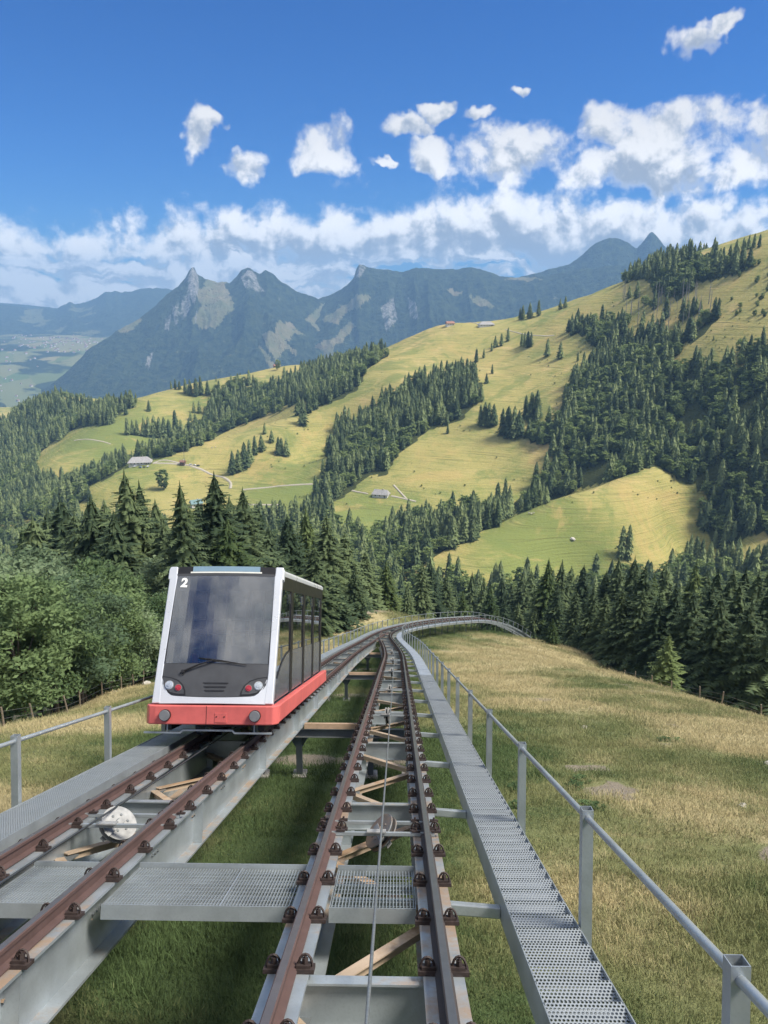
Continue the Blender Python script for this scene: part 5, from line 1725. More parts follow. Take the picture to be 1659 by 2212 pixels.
# --- spruces beyond the bend and down the right flank
RIGHT_SPRUCES = [
 (880, 1262, 150), (912, 1215, 165), (930, 1210, 172), (965, 1240, 178), (1000, 1275, 165), (1020, 1240, 215), (1045, 1250, 205), (1060, 1262, 190), (1085, 1240, 225), (985, 1232, 232),
 (1105, 1262, 205), (1130, 1240, 196), (1148, 1232, 205), (1186, 1208, 150), (1215, 1212, 155), (1170, 1245, 170), (1235, 1225, 165), (1262, 1222, 160), (1310, 1235, 150),
 (1338, 1205, 148), (1372, 1205, 132), (1395, 1225, 112), (1415, 1240, 128), (1440, 1220, 150), (1478, 1185, 195), (1505, 1215, 150), (1530, 1220, 160), (1552, 1235, 118), (1585, 1235, 110),
 (1612, 1232, 112), (1640, 1240, 105), (1668, 1225, 110), (1700, 1240, 100), (1462, 1262, 104), (1500, 1280, 98), (1560, 1290, 92), (1625, 1300, 88), (1690, 1300, 84), (1283, 1265, 122), (1345, 1270, 112), (1245, 1275, 130),
 (1090, 1290, 175), (1120, 1300, 160), (1155, 1300, 148), (1600, 1262, 99), (1540, 1262, 104), (1660, 1275, 96), (1425, 1285, 104), (1205, 1262, 140), (1310, 1280, 118), (1390, 1275, 108)]
pl_words = ['dark', 'tall', 'shadowy', 'slim', 'full']
for i, (u, v, d) in enumerate(sorted(RIGHT_SPRUCES)):
    side = 'behind the far curve of track' if u < 1130 else 'behind the right-hand meadow fence'
    same = [q for q in sorted(RIGHT_SPRUCES) if (q[0] < 1130) == (u < 1130)]
    k = same.index((u, v, d)) + 1
    nth = f'{k}{"th" if 10 < k % 100 < 14 else {1: "st", 2: "nd", 3: "rd"}.get(k % 10, "th")}'
    size = 'tall' if v < 1225 else 'mid-height' if v < 1260 else 'shorter'
    by_top(u, v, d, 'big' if d < 120 else 'spruce', f'{size} dark spruce {side}, {nth} tip from the left', 'spruces in the near right-hand wood', None, 1.3 if d > 120 else 1.45)
# small young ones at the edge of the meadow
for (u, v, d, lb) in ((1195, 1335, 118, 'small light green young spruce at the edge of the right-hand meadow'), (1447, 1370, 82, 'small dark young spruce behind the right-hand meadow fence'), (1122, 1330, 150, 'light green bushy young spruce beyond the end of the railing'), (1075, 1315, 165, 'light green young spruce behind the far curve of the railing')):
    by_top(u, v, d, 'spruce', lb, 'young spruces by the meadow', 4, 1.5)

# --- broadleaf bushes and alders left of the line: rows behind the meadow edge
def left_bushes():
    k = 0
    rows = [(19.5, 30, 96, 4.4, 7.5, 10.0), (25, 26, 100, 5.0, 11, 14), (31.5, 24, 110, 5.8, 14.5, 18), (39, 24, 120, 7.0, 18, 22)]
    cnt = 0
    for r, (lat, s0, s1, dx, h0, h1) in enumerate(rows):
        s = s0 + rnd.uniform(0, dx)
        j = 0
        while s < s1:
            la = -1.8 - lat - 0.06 * max(0, s - 40) * (1 if r == 0 else .8) + rnd.uniform(-1.2, 1.2)
            p = at(min(s, 230), la, 0)
            z = gz_exact(p[0], p[1])
            u, v, _ = project((p[0], p[1], z + h1))
            if -160 < u < 760:
                j += 1; cnt += 1
                row = ['front row left of the track', 'second row left of the track', 'third row left of the track', 'backmost row left of the track'][r]
                nth = ['nearest', 'second', 'third', 'fourth', 'fifth', 'sixth', 'seventh', 'eighth', 'ninth', 'tenth', 'eleventh', 'twelfth', 'thirteenth', 'fourteenth', 'fifteenth', 'sixteenth', 'seventeenth', 'eighteenth', 'nineteenth', 'twentieth'][min(j - 1, 19)]
                var = rnd.choice((0, 1, 2, 3)) if r < 3 else rnd.choice((2, 3, 2, 0))
                plant('broadleaf_tree', (p[0], p[1], z - .1), rnd.uniform(h0, h1), f'{"grey-green" if var > 1 else "leafy green"} broadleaf tree, {nth} in the {row}', 'broadleaf trees left of the track', var, rnd.uniform(.9, 1.15))
            s += dx * rnd.uniform(.8, 1.2)
left_bushes()

# ------------------------------------------------------------------ trees of the hillside opposite
# single trees and small groups one can pick out: (u, v of foot, height in frame units, kind)
LONE = [
 (535, 797, 18, 'b', 'round broadleaf tree on the brow of the far back pasture'), (600, 799, 20, 'b', 'round broadleaf tree right of its twin on the far brow'),
 (467, 818, 11, 's', 'tiny spruce on the skyline left of the pale bend'), (370, 841, 16, 's', 'spruce on the skyline, left of a group of three'), (379, 841, 20, 's', 'middle spruce of three on the left skyline'), (388, 841, 17, 's', 'right spruce of three on the left skyline'),
 (401, 849, 28, 's', 'leftmost spruce of the skyline clump above the back pasture'), (411, 853, 30, 's', 'second spruce of the skyline clump above the back pasture'), (424, 855, 34, 's', 'tall spruce of the skyline clump above the back pasture'), (434, 853, 36, 's', 'tallest spruce of the skyline clump above the back pasture'), (449, 853, 28, 's', 'rightmost spruce of the skyline clump above the back pasture'),
 (322, 888, 21, 's', 'single spruce standing alone in the back pasture'), (272, 896, 22, 's', 'single round spruce at the left edge of the back pasture'), (258, 890, 16, 's', 'small spruce by the wood at the left edge of the back pasture'),
 (419, 891, 22, 's', 'left spruce of a pair above the hedge of trees'), (431, 892, 24, 's', 'right spruce of a pair above the hedge of trees'), (412, 907, 17, 's', 'small spruce below the pair above the hedge of trees'),
 (276, 939, 34, 's', 'leftmost spruce in the tree row across the back pasture'), (287, 938, 28, 's', 'second spruce in the tree row across the back pasture'), (297, 940, 30, 's', 'third spruce in the tree row across the back pasture'), (312, 941, 36, 's', 'fourth spruce in the tree row across the back pasture'), (322, 943, 38, 's', 'fifth spruce in the tree row across the back pasture'), (334, 942, 40, 's', 'sixth spruce in the tree row across the back pasture'), (345, 944, 38, 's', 'seventh spruce in the tree row across the back pasture'), (356, 944, 38, 's', 'eighth spruce in the tree row across the back pasture'), (366, 944, 34, 's', 'ninth spruce in the tree row across the back pasture'), (380, 938, 46, 's', 'tallest spruce in the tree row across the back pasture'), (392, 944, 34, 's', 'last spruce in the tree row across the back pasture'),
 (655, 918, 52, 's', 'tall spruce in front of the wood edge on the upper pasture'), (645, 896, 40, 's', 'spruce at the wood edge left of the tall one'), (668, 892, 42, 's', 'spruce at the wood edge behind the tall one'), (680, 884, 44, 's', 'spruce at the wood edge right of the tall one'), (697, 874, 40, 's', 'spruce jutting from the wood edge into the upper pasture'), (712, 870, 42, 's', 'spruce at the corner of the upper wood'),
 (572, 937, 22, 's', 'small spruce above the row on the farm pasture'), (587, 955, 25, 's', 'single conical spruce on the farm pasture'), (551, 982, 38, 's', 'spruce at the upper end of the slanting row on the farm pasture'), (565, 974, 34, 's', 'spruce topping the slanting row on the farm pasture'), (540, 1000, 46, 's', 'large spruce in the slanting row on the farm pasture'), (529, 1010, 50, 's', 'tallest spruce in the slanting row on the farm pasture'), (516, 1019, 44, 's', 'spruce low in the slanting row on the farm pasture'), (503, 1024, 46, 's', 'lowest spruce of the slanting row on the farm pasture'),
 (602, 982, 36, 's', 'left spruce of a pair on the farm pasture'), (619, 985, 36, 's', 'right spruce of a pair on the farm pasture'), (608, 978, 30, 's', 'spruce behind a pair on the farm pasture'), (353, 1059, 42, 'b', 'single broad tree on the slope below the farmhouse'),
 (1123, 691, 22, 's', 'leftmost spruce of three on the ridge beside the chalets'), (1129, 690, 26, 's', 'spruce beside the leftmost of three on the ridge'), (1144, 688, 30, 's', 'middle spruce of three on the ridge beside the chalets'), (1163, 683, 30, 's', 'rightmost spruce of three on the ridge beside the chalets'), (1210, 668, 20, 's', 'left spruce of a pair on the sky ridge'), (1221, 665, 22, 's', 'right spruce of a pair on the sky ridge'),
 (1029, 782, 26, 's', 'spruce left of its smaller neighbour in the upper pasture'), (1045, 773, 18, 's', 'small spruce right of its neighbour in the upper pasture'), (1062, 758, 16, 's', 'low spruce of the thin clump in the upper pasture'), (1070, 750, 22, 's', 'spruce of the thin clump in the upper pasture, second up'), (1083, 747, 24, 's', 'spruce of the thin clump in the upper pasture, third up'), (1097, 737, 26, 's', 'top spruce of the thin clump in the upper pasture'),
 (1127, 748, 26, 's', 'left spruce of the tight foursome in the upper pasture'), (1133, 749, 28, 's', 'second spruce of the tight foursome in the upper pasture'), (1140, 750, 30, 's', 'third spruce of the tight foursome in the upper pasture'), (1147, 749, 28, 's', 'right spruce of the tight foursome in the upper pasture'),
 (1182, 770, 34, 's', 'upright lone spruce with a long shadow in the upper pasture'), (1210, 774, 32, 's', 'lone spruce right of the upright one in the upper pasture'), (1248, 780, 18, 's', 'small lone spruce near the upper wood'), (1063, 807, 18, 's', 'small spruce above the centre wood'), (1051, 828, 20, 's', 'small spruce beside the centre wood'), (1040, 866, 30, 's', 'spruce at the right corner of the centre wood'),
 (1038, 918, 40, 's', 'left tree of the compact block in the centre pasture'), (1047, 920, 46, 's', 'second tree of the compact block in the centre pasture'), (1056, 921, 46, 's', 'third tree of the compact block in the centre pasture'), (1066, 919, 42, 's', 'right tree of the compact block in the centre pasture'),
 (1085, 940, 52, 's', 'leftmost tall spruce of the grove in the centre pasture'), (1097, 944, 60, 's', 'second tall spruce of the grove in the centre pasture'), (1110, 946, 62, 's', 'third tall spruce of the grove in the centre pasture'), (1120, 944, 52, 's', 'right tall spruce of the grove in the centre pasture'), (1135, 905, 46, 's', 'left spruce of the upper grove in the centre pasture'), (1147, 908, 54, 's', 'tallest spruce of the upper grove in the centre pasture'), (1159, 906, 56, 's', 'right spruce of the upper grove in the centre pasture'),
 (967, 936, 20, 's', 'tiny lone spruce below the centre wood'), (1541, 735, 9, 's', 'tiny spruce alone on the right-hand slope'), (1342, 1204, 62, 's', 'left of two spruces standing on the lower pasture'), (1356, 1206, 66, 's', 'right of two spruces standing on the lower pasture'),
 (1605, 541, 22, 's', 'leftmost spruce on the right-hand summit'), (1617, 538, 24, 's', 'second spruce on the right-hand summit'), (1628, 536, 24, 's', 'third spruce on the right-hand summit'), (1640, 534, 22, 's', 'last spruce on the right-hand summit'), (1618, 577, 34, 's', 'spruce on the slope just under the right-hand summit'), (1587, 575, 44, 's', 'tall spruce at the right end of the ridge wood')]
u_, v_ = np.array([l[0] for l in LONE], float), np.array([l[1] for l in LONE], float)
lone_pts = cast(u_, v_)
LONE_XY = []
for (u, v, hpx, kd, lb), p in zip(LONE, lone_pts):
    if np.isnan(p).any():
        p2 = cast([u], [v + 6])[0]
        if np.isnan(p2).any(): continue
        p = p2
    h = hpx * np.linalg.norm(p) / FOC * 1.12
    LONE_XY.append(p[:2])
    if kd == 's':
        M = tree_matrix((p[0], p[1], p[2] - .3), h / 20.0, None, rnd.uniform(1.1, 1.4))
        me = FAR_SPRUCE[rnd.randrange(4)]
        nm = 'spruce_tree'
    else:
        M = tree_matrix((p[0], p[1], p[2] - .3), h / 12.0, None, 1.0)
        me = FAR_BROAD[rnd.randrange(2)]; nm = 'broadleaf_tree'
    link(nm, me, None, M, lb, 'tree', 'single trees on the pastures opposite')
LONE_XY = np.array(LONE_XY)

def scatter_woods():
    """feet of the woodland trees: even cover on the ground inside each wood"""
    out = []
    cell = 7.6
    xs = np.arange(-900, 1000, cell); ys = np.arange(230, 1720, cell)
    X, Y = np.meshgrid(xs, ys)
    X = (X + rng.uniform(-.48, .48, X.shape) * cell).ravel(); Y = (Y + rng.uniform(-.48, .48, Y.shape) * cell).ravel()
    Z = ground_fast(X, Y)
    P = np.stack([X, Y, Z], 1)
    u, v = project_many(P)
    ok = (u > -70) & (u < 1740)
    P, u, v = P[ok], u[ok], v[ok]
    # keep those the camera could see at least the tops of
    T = P.copy(); T[:, 2] += 24
    tu, tv = project_many(T)
    hit = cast(tu, tv)
    d = np.where(np.isnan(hit[:, 1]), 1e9, hit[:, 1])
    vis = d > P[:, 1] - 25
    P, u, v = P[vis], u[vis], v[vis]
    kinds = np.full(len(P), -1)
    # ragged margins
    ju = u + (fbm(P[:, 0] / 22, P[:, 1] / 22, 3, 83) - .5) * 46; jv = v + (fbm(P[:, 0] / 22, P[:, 1] / 22, 3, 87) - .5) * 22
    for name, poly in WOODS.items():
        m = in_poly(ju, jv, poly)
        kinds[m] = 0
    for name, poly in SPARSE.items():
        m = in_poly(u, v, poly) & (kinds < 0)
        r = rng.random(len(P))
        if name == 'snags':
            kinds[m & (r < .30)] = 2; kinds[m & (r > .90)] = 0
        else:
            kinds[m & (r < .30)] = 1
    # the woods thin and break at the edges
    edge = fbm(P[:, 0] / 35, P[:, 1] / 35, 3, 77)
    keep = kinds >= 0
    keep &= ~((edge < .27) & (kinds == 0))
    _, S, LAT = spur(P[:, 0], P[:, 1])
    keep &= ~((np.abs(LAT + 1.8) < 42) & (S < 250))
    P, u, v, kinds = P[keep], u[keep], v[keep], kinds[keep]
    # broadleaf trees mixed in, mostly low on the right and far left
    bl = fbm(P[:, 0] / 70, P[:, 1] / 70, 3, 91)
    share = np.where((u < 330) & (v > 1000), .60, np.where((u > 1250) & (v > 760), .64, .50))
    kinds[(kinds == 0) & (bl > 1 - share) & (rng.random(len(P)) < .65)] = 1
    return P, u, v, kinds

def build_woods():
    P, u, v, kinds = scatter_woods()
    n = len(P)
    h = np.where(kinds == 1, rng.uniform(.7, 1.15, n) * 15, rng.uniform(.5, 1.25, n) ** .8 * 25)
    young = (u > 1570) & (v < 720) & (kinds == 1)
    h[young] *= .45
    far = np.linalg.norm(P, axis=1)
    size = h / far
    order = np.argsort(-size)
    single = set()
    cs = {0: 0, 1: 0, 2: 0}
    limit = {0: 118, 1: 150, 2: 40}
    # those that show largest stand alone as objects, up to about 300 of a kind with the trees already placed;
    # trees whose tips stay below the tops of the near woods are hidden and remain in the mass
    T = P.copy(); T[:, 2] += h
    tu, tv = project_many(T)
    line = np.interp(tu, (0, 330, 340, 780, 860, 1130, 1180, 1659), (1120, 1130, 1060, 1150, 1225, 1225, 1200, 1215))
    for i in order:
        k = int(kinds[i])
        if cs[k] < limit[k] and 3 < u[i] < 1656 and tv[i] < line[i] - 18:
            single.add(int(i)); cs[k] += 1
    def where(a, b):
        for nm, words in (('big', 'the big wood on the right'), ('ridge', 'the wood along the top right ridge'), ('shoulder', 'the small wood under the ridge'), ('cleared', 'the thinned wood under the ridge'), ('corner', 'the wood at the right edge'), ('centre', 'the centre wood'), ('band', 'the long wood band on the left'), ('hump', 'the wooded hump at the far left')):
            if in_poly(np.array([a]), np.array([b]), WOODS[nm])[0]:
                us = [q[0] for q in WOODS[nm]]; vs_ = [q[1] for q in WOODS[nm]]
                fu = (a - max(0, min(us))) / (min(1659, max(us)) - max(0, min(us))); fv = (b - min(vs_)) / (max(vs_) - min(vs_))
                return ('left' if fu < .33 else 'middle' if fu < .67 else 'right') + ' ' + ('upper' if fv < .33 else 'central' if fv < .67 else 'lower') + ' part of ' + words
        return ('left' if a < 560 else 'middle' if a < 1100 else 'right') + ' part of the gully woods below the pastures'
    mean = {k: np.median([h[i] for i in single if kinds[i] == k] or [1]) for k in (0, 1, 2)}
    for i in single:
        k = int(kinds[i])
        p = P[i]
        M = tree_matrix((p[0], p[1], p[2] - .4), h[i] / (20, 12, 17)[k], None, 1.15 if k == 0 else 1.1)
        me = (FAR_SPRUCE[rnd.randrange(4)], FAR_BROAD[rnd.randrange(2)], SNAG)[k]
        nm = ('spruce_tree', 'broadleaf_tree', 'dead_tree')[k]
        w = where(u[i], v[i]) if k < 2 else 'the thinned clearing on the right-hand ridge'
        tall = 'tall' if h[i] > mean[k] else 'shorter'
        lb = (tall + ' dark spruce in ' + w, tall + ' rounded green tree in ' + w, tall + ' dead grey tree in ' + w)[k]
        link(nm, me, None, M, lb, 'tree', (tall + ' spruces in the ' + w, tall + ' broadleaf trees in the ' + w, tall + ' dead trees in ' + w)[k])
    rest = np.array([i for i in range(n) if i not in single])
    print('woods', n, cs, len(rest))
    # everything else: one object, instanced
    def mass(name, idx, meshes, div, label, cat):
        if not len(idx): return
        me = bpy.data.meshes.new(name)
        me.vertices.add(len(idx))
        q = P[idx].copy(); q[:, 2] -= .4
        me.vertices.foreach_set('co', q.astype(np.float32).ravel())
        add_attr(me, 'size', h[idx] / div)
        add_attr(me, 'turn', rng.uniform(0, 6.28, len(idx)))
        a = me.attributes.new('pick', 'INT', 'POINT'); a.data.foreach_set('value', rng.integers(0, len(meshes), len(idx)).astype(np.int32))
        o = link(name, me, None, None, label, cat, None, 'stuff')
        lib = bpy.data.collections.new(name + '_library')
        for i, m in enumerate(meshes):
            lib.objects.link(bpy.data.objects.new(f'{name}_form_{i}', m))
        instancer(o, lib, 1.2)
    mass('spruce_forest', rest[kinds[rest] == 0], FAR_SPRUCE, 20.0, 'dark spruce woods covering the hillside opposite', 'forest')
    mass('broadleaf_forest', rest[kinds[rest] == 1], FAR_BROAD, 12.0, 'lighter broadleaf trees mixed into the hillside woods', 'forest')
    mass('dead_trunks', rest[kinds[rest] == 2], [SNAG], 17.0, 'grey dead trunks in the clearing on the right-hand ridge', 'dead wood')

def instancer(o, lib, sxy=1.0, store=()):
    ng = bpy.data.node_groups.new(o.name + '_scatter', 'GeometryNodeTree')
    ng.interface.new_socket('Geometry', in_out='INPUT', socket_type='NodeSocketGeometry')
    ng.interface.new_socket('Geometry', in_out='OUTPUT', socket_type='NodeSocketGeometry')
    N = ng.nodes.new; L = ng.links.new
    gi, go = N('NodeGroupInput'), N('NodeGroupOutput')
    ci = N('GeometryNodeCollectionInfo'); ci.inputs['Collection'].default_value = lib
    ci.inputs['Separate Children'].default_value = True; ci.inputs['Reset Children'].default_value = True
    ip = N('GeometryNodeInstanceOnPoints')
    L(gi.outputs[0], ip.inputs['Points']); L(ci.outputs[0], ip.inputs['Instance'])
    ip.inputs['Pick Instance'].default_value = True
    def at_(nm, t):
        a = N('GeometryNodeInputNamedAttribute'); a.data_type = t; a.inputs[0].default_value = nm
        return a.outputs[0]
    L(at_('pick', 'INT'), ip.inputs['Instance Index'])
    cr = N('ShaderNodeCombineXYZ'); L(at_('turn', 'FLOAT'), cr.inputs[2])
    L(cr.outputs[0], ip.inputs['Rotation'])
    sz = at_('size', 'FLOAT')
    mu = N('ShaderNodeMath'); mu.operation = 'MULTIPLY'; mu.inputs[1].default_value = sxy; L(sz, mu.inputs[0])
    cs = N('ShaderNodeCombineXYZ'); L(mu.outputs[0], cs.inputs[0]); L(mu.outputs[0], cs.inputs[1]); L(sz, cs.inputs[2])
    L(cs.outputs[0], ip.inputs['Scale'])
    L(ip.outputs[0], go.inputs[0])
    md = o.modifiers.new('scatter', 'NODES'); md.node_group = ng
build_woods()
# ------------------------------------------------------------------ meadow grass near the camera, one mass
def tuft_mesh(name, seed, n, rad, h, w):
    g = np.random.default_rng(seed)
    V, F = [], []
    for i in range(n):
        a = g.uniform(0, 6.283); r = rad * math.sqrt(g.random())
        p = np.array([math.cos(a) * r, math.sin(a) * r, -0.01])
        lean = g.normal(0, .38, 2) + np.array([math.cos(a), math.sin(a)]) * .25
        hh = h * g.uniform(.45, 1.15)
        b = g.uniform(0, 6.283); sd = np.array([math.cos(b), math.sin(b), 0]) * w * g.uniform(.6, 1.2)
        m = p + np.array([lean[0] * hh * .45, lean[1] * hh * .45, hh * .62])
        t = p + np.array([lean[0] * hh * 1.1, lean[1] * hh * 1.1, hh * .95])
        k = len(V)
        V += [p - sd, p + sd, m + sd * .7, m - sd * .7, t]
        F += [[k, k + 1, k + 2, k + 3], [k + 3, k + 2, k + 4]]
    return np_mesh(name, V, F, [MAT['grass']])

def build_grass():
    pts, siz = [], []
    g = np.random.default_rng(99)
    for (s0, s1, l0, l1, count, k) in ((2.5, 14, -9, 8, 15000, .85), (10, 30, -16, 16, 21000, 1.0), (28, 62, -20, 24, 22000, 1.35), (60, 118, -22, 25, 15000, 1.8), (114, 185, -12, 26, 11000, 2.4)):
        s = g.uniform(s0, s1, count); l = g.uniform(l0, l1, count)
        f = [np.interp(s, PS, PP[:, j]) for j in range(2)]
        lx = [np.interp(s, PS, PL[:, j]) for j in range(2)]
        pts.append(np.stack([f[0] + lx[0] * l, f[1] + lx[1] * l], 1)); siz.append(np.full(count, k) * g.uniform(.6, 1.25, count))
    XY = np.concatenate(pts); size = np.concatenate(siz)
    z, S, LAT = spur(XY[:, 0], XY[:, 1])
    dry, bare = near_fields(S, LAT)
    P = np.column_stack([XY, z])
    u, v = project_many(P)
    keep = (u > -60) & (u < 1720) & (v < 2330) & (bare + g.uniform(-.2, .2, len(P)) < .42) & (P[:, 1] > 2.0)
    P, size, dry, bare = P[keep], size[keep], dry[keep], bare[keep]
    size = size * (.75 + .45 * fbm(P[:, 0] / 2.5, P[:, 1] / 2.5, 2, 61))
    me = bpy.data.meshes.new('grass')
    me.vertices.add(len(P))
    me.vertices.foreach_set('co', P.astype(np.float32).ravel())
    add_attr(me, 'size', size); add_attr(me, 'turn', g.uniform(0, 6.28, len(P)))
    add_attr(me, 'dry', dry); add_attr(me, 'bare', bare)
    a = me.attributes.new('pick', 'INT', 'POINT'); a.data.foreach_set('value', g.integers(0, 3, len(P)).astype(np.int32))
    o = link('grass', me, None, None, 'short dry grass and green tufts covering the near meadow', 'grass', None, 'stuff')
    lib = bpy.data.collections.new('grass_library')
    for i, (n, r, h, w) in enumerate(((30, .28, .13, .006), (24, .24, .20, .005), (26, .32, .09, .008))):
        lib.objects.link(bpy.data.objects.new(f'grass_form_{i}', tuft_mesh(f'grass_form_{i}', i, n, r, h, w)))
    instancer(o, lib, 1.0)
    print('tufts', len(P))
build_grass()
# ------------------------------------------------------------------ farms, chalets, mast, fences, stones
MAT['shingle'] = m_plain('grey_shingle_roof', (0.34, 0.33, 0.32), 0.85, 0, 0.2, 0.6)
MAT['tile_red'] = m_plain('red_brown_roof', (0.30, 0.16, 0.12), 0.85, 0, 0.2, 0.6)
MAT['wall_white'] = m_plain('white_rendered_wall', (0.66, 0.64, 0.60), 0.85, 0, 0.06, 0.5)
MAT['wall_wood'] = m_plain('brown_timber_wall', (0.17, 0.11, 0.075), 0.85, 0, 0.25, 1.5)
MAT['pane'] = m_plain('dark_window_pane', (0.03, 0.035, 0.045), 0.15)
MAT['car_white'] = m_plain('white_car_paint', (0.65, 0.66, 0.68), 0.3, 0, 0.02)
MAT['car_blue'] = m_plain('blue_car_paint', (0.10, 0.18, 0.36), 0.3, 0, 0.02)
MAT['car_dark'] = m_plain('dark_car_paint', (0.04, 0.042, 0.05), 0.3, 0, 0.02)
MAT['turquoise'] = m_plain('turquoise_sheet_roof', (0.15, 0.25, 0.255), 0.5, 0, 0.05)
MAT['cattle'] = m_plain('pale_cattle_hide', (0.55, 0.50, 0.44), 0.9, 0, 0.15, 1)

def house(u, v, w, d, h, roof_h, yaw, label, cat='house', wall='wall_white', roof='shingle', hip=0.0, name='farmhouse', windows=3, over=0.9, group=None):
    p = cast([u], [v])[0]
    if np.isnan(p).any():
        p = cast([u], [v + 4])[0]
    z = hill_z(np.array([p[0]]), np.array([p[1]]))[0]
    M = Matrix.Translation((p[0], p[1], z)) @ Matrix.Rotation(yaw, 4, 'Z')
    t = thing(name, M, label, cat, group)
    MB().box((-w / 2, -d / 2, -3.0), (w / 2, d / 2, h)).build('wall', MAT[wall], t, M)
    ov = over
    a, b = w / 2 + ov, d / 2 + ov
    e = h - 0.25
    hx = w / 2 + ov - hip
    vs = [(-a, -b, e), (a, -b, e), (a, b, e), (-a, b, e), (-hx, 0, h + roof_h), (hx, 0, h + roof_h)]
    vs2 = [(x, y, zz - 0.3) for x, y, zz in vs]
    fs = [[0, 1, 5, 4], [2, 3, 4, 5], [1, 2, 5], [3, 0, 4]]
    mb = MB()
    mb.add(vs + vs2, fs + [[6 + i for i in f][::-1] for f in fs] + [[0, 6, 7, 1], [1, 7, 8, 2], [2, 8, 9, 3], [3, 9, 6, 0]])
    r = mb.build('roof', MAT[roof], t, M)
    MB().box((w * .12, -0.5, h + roof_h * .55), (w * .12 + 0.9, 0.5, h + roof_h + 1.0)).build('chimney', MAT['stone'], r, M)
    for i in range(windows):
        x = -w / 2 + w * (i + 0.7) / (windows + .4)
        o = MB().box((x - .55, -d / 2 - .06, h * .35), (x + .55, -d / 2 + .02, h * .35 + 1.3)).build('window', MAT['pane'], t, M)
        MB().box((x - .75, -d / 2 - .12, h * .35 - .15), (x + .75, -d / 2 - .061, h * .35 - .02)).build('sill', MAT['stone'], o, M)
    MB().box((w * .28, -d / 2 - .08, 0), (w * .28 + 1.3, -d / 2 + .02, 2.1)).build('door', MAT['wall_wood'], t, M)
    return p, M

house(303, 1002, 27, 13, 3.2, 6.0, R(12), 'large low farmhouse with pale grey hipped shingle roof on the left knoll', hip=6.0, windows=6, over=1.6)
house(395, 1004, 5.5, 5, 4.2, 1.8, R(-15), 'small red-brown wooden hut beside the thin mast', 'hut', 'wall_wood', 'tile_red', name='hut', windows=1)
house(823, 1072, 17, 9, 3.0, 4.6, R(-18), 'dark roofed chalet in the middle of the centre pasture', 'chalet', 'wall_white', 'shingle', 2.0, 'chalet', 3)
house(972, 699, 13, 8, 3.6, 3.2, R(15), 'small white chalet on the skyline, left of the longer one', 'chalet', 'wall_white', 'tile_red', 0.5, 'chalet', 3)
house(1050, 705, 25, 11, 3.2, 4.6, R(8), 'long chalet with pale hipped roof on the skyline ridge', 'chalet', 'wall_white', 'shingle', 6.0, 'chalet', 5)
house(424, 1094, 12, 9, 4.5, 3.4, R(30), 'house with turquoise roof half hidden behind the dark spruces', 'house', 'wall_white', 'turquoise', 0.5, 'house', 3)
house(598, 793, 12, 8, 3, 3, R(20), 'brown roofed hut behind the round tree on the far brow', 'hut', 'wall_wood', 'tile_red', 0.5, 'hut', 2)

def mast():
    p = cast([399], [1006])[0]
    M = Matrix.Translation((p[0], p[1], hill_z(p[:1], p[1:2])[0]))
    t = thing('mast', M, 'thin tall dark mast standing beside the small wooden hut', 'mast')
    MB().tube([(0, 0, -1), (0, 0, 26)], [.32, .16], 6).build('pole', MAT['steel_dark'], t, M)
    MB().bar((-.9, 0, 24), (.9, 0, 24), .1, .1).build('cross_arm', MAT['steel_dark'], t, M)
    MB().box((-.8, -.8, -1), (.8, .8, .5)).build('footing', MAT['stone'], t, M)
mast()

def parked_car(u, v, mat, yaw, label):
    p = cast([u], [v])[0]
    M = Matrix.Translation((p[0], p[1], hill_z(p[:1], p[1:2])[0] + .4)) @ Matrix.Rotation(yaw, 4, 'Z')
    t = thing('parked_car', M, label, 'car', 'cars parked at the farm')
    prof = [(-2.1, .35), (2.1, .35), (2.15, .8), (1.3, .95), (.7, 1.45), (-1.2, 1.48), (-1.9, 1.0), (-2.15, .8)]
    MB().prism(prof, -.85, .85).build('body', mat, t, M, bevel=.08)
    MB().prism([(.66, .98), (1.15, .97), (.66, 1.38), (-1.1, 1.40), (-1.55, 1.02)], -.87, .87).build('window_band', MAT['pane'], t, M)
    for x in (-1.3, 1.3):
        for y in (-.8, .8):
            MB().disc((x, y, .33), (0, 1, 0), .33, .22, 12).build('wheel', MAT['rubber'], t, M)
for i, (u, v, m, lb) in enumerate(((284, 1007, 'car_white', 'leftmost white car parked at the farmhouse'), (292, 1009, 'car_white', 'second white car parked in front of the farmhouse'), (303, 1011, 'car_blue', 'blue car parked in front of the farmhouse'), (312, 1010, 'car_dark', 'dark car parked in front of the farmhouse'),
        (320, 1009, 'car_white', 'white car parked by the right end of the farmhouse'), (412, 1005, 'car_white', 'leftmost white car beside the mast'), (420, 1006, 'car_white', 'second white car beside the mast'), (428, 1007, 'car_dark', 'dark car beside the mast'))):
    parked_car(u, v, MAT[m], rnd.uniform(0, 3), lb)

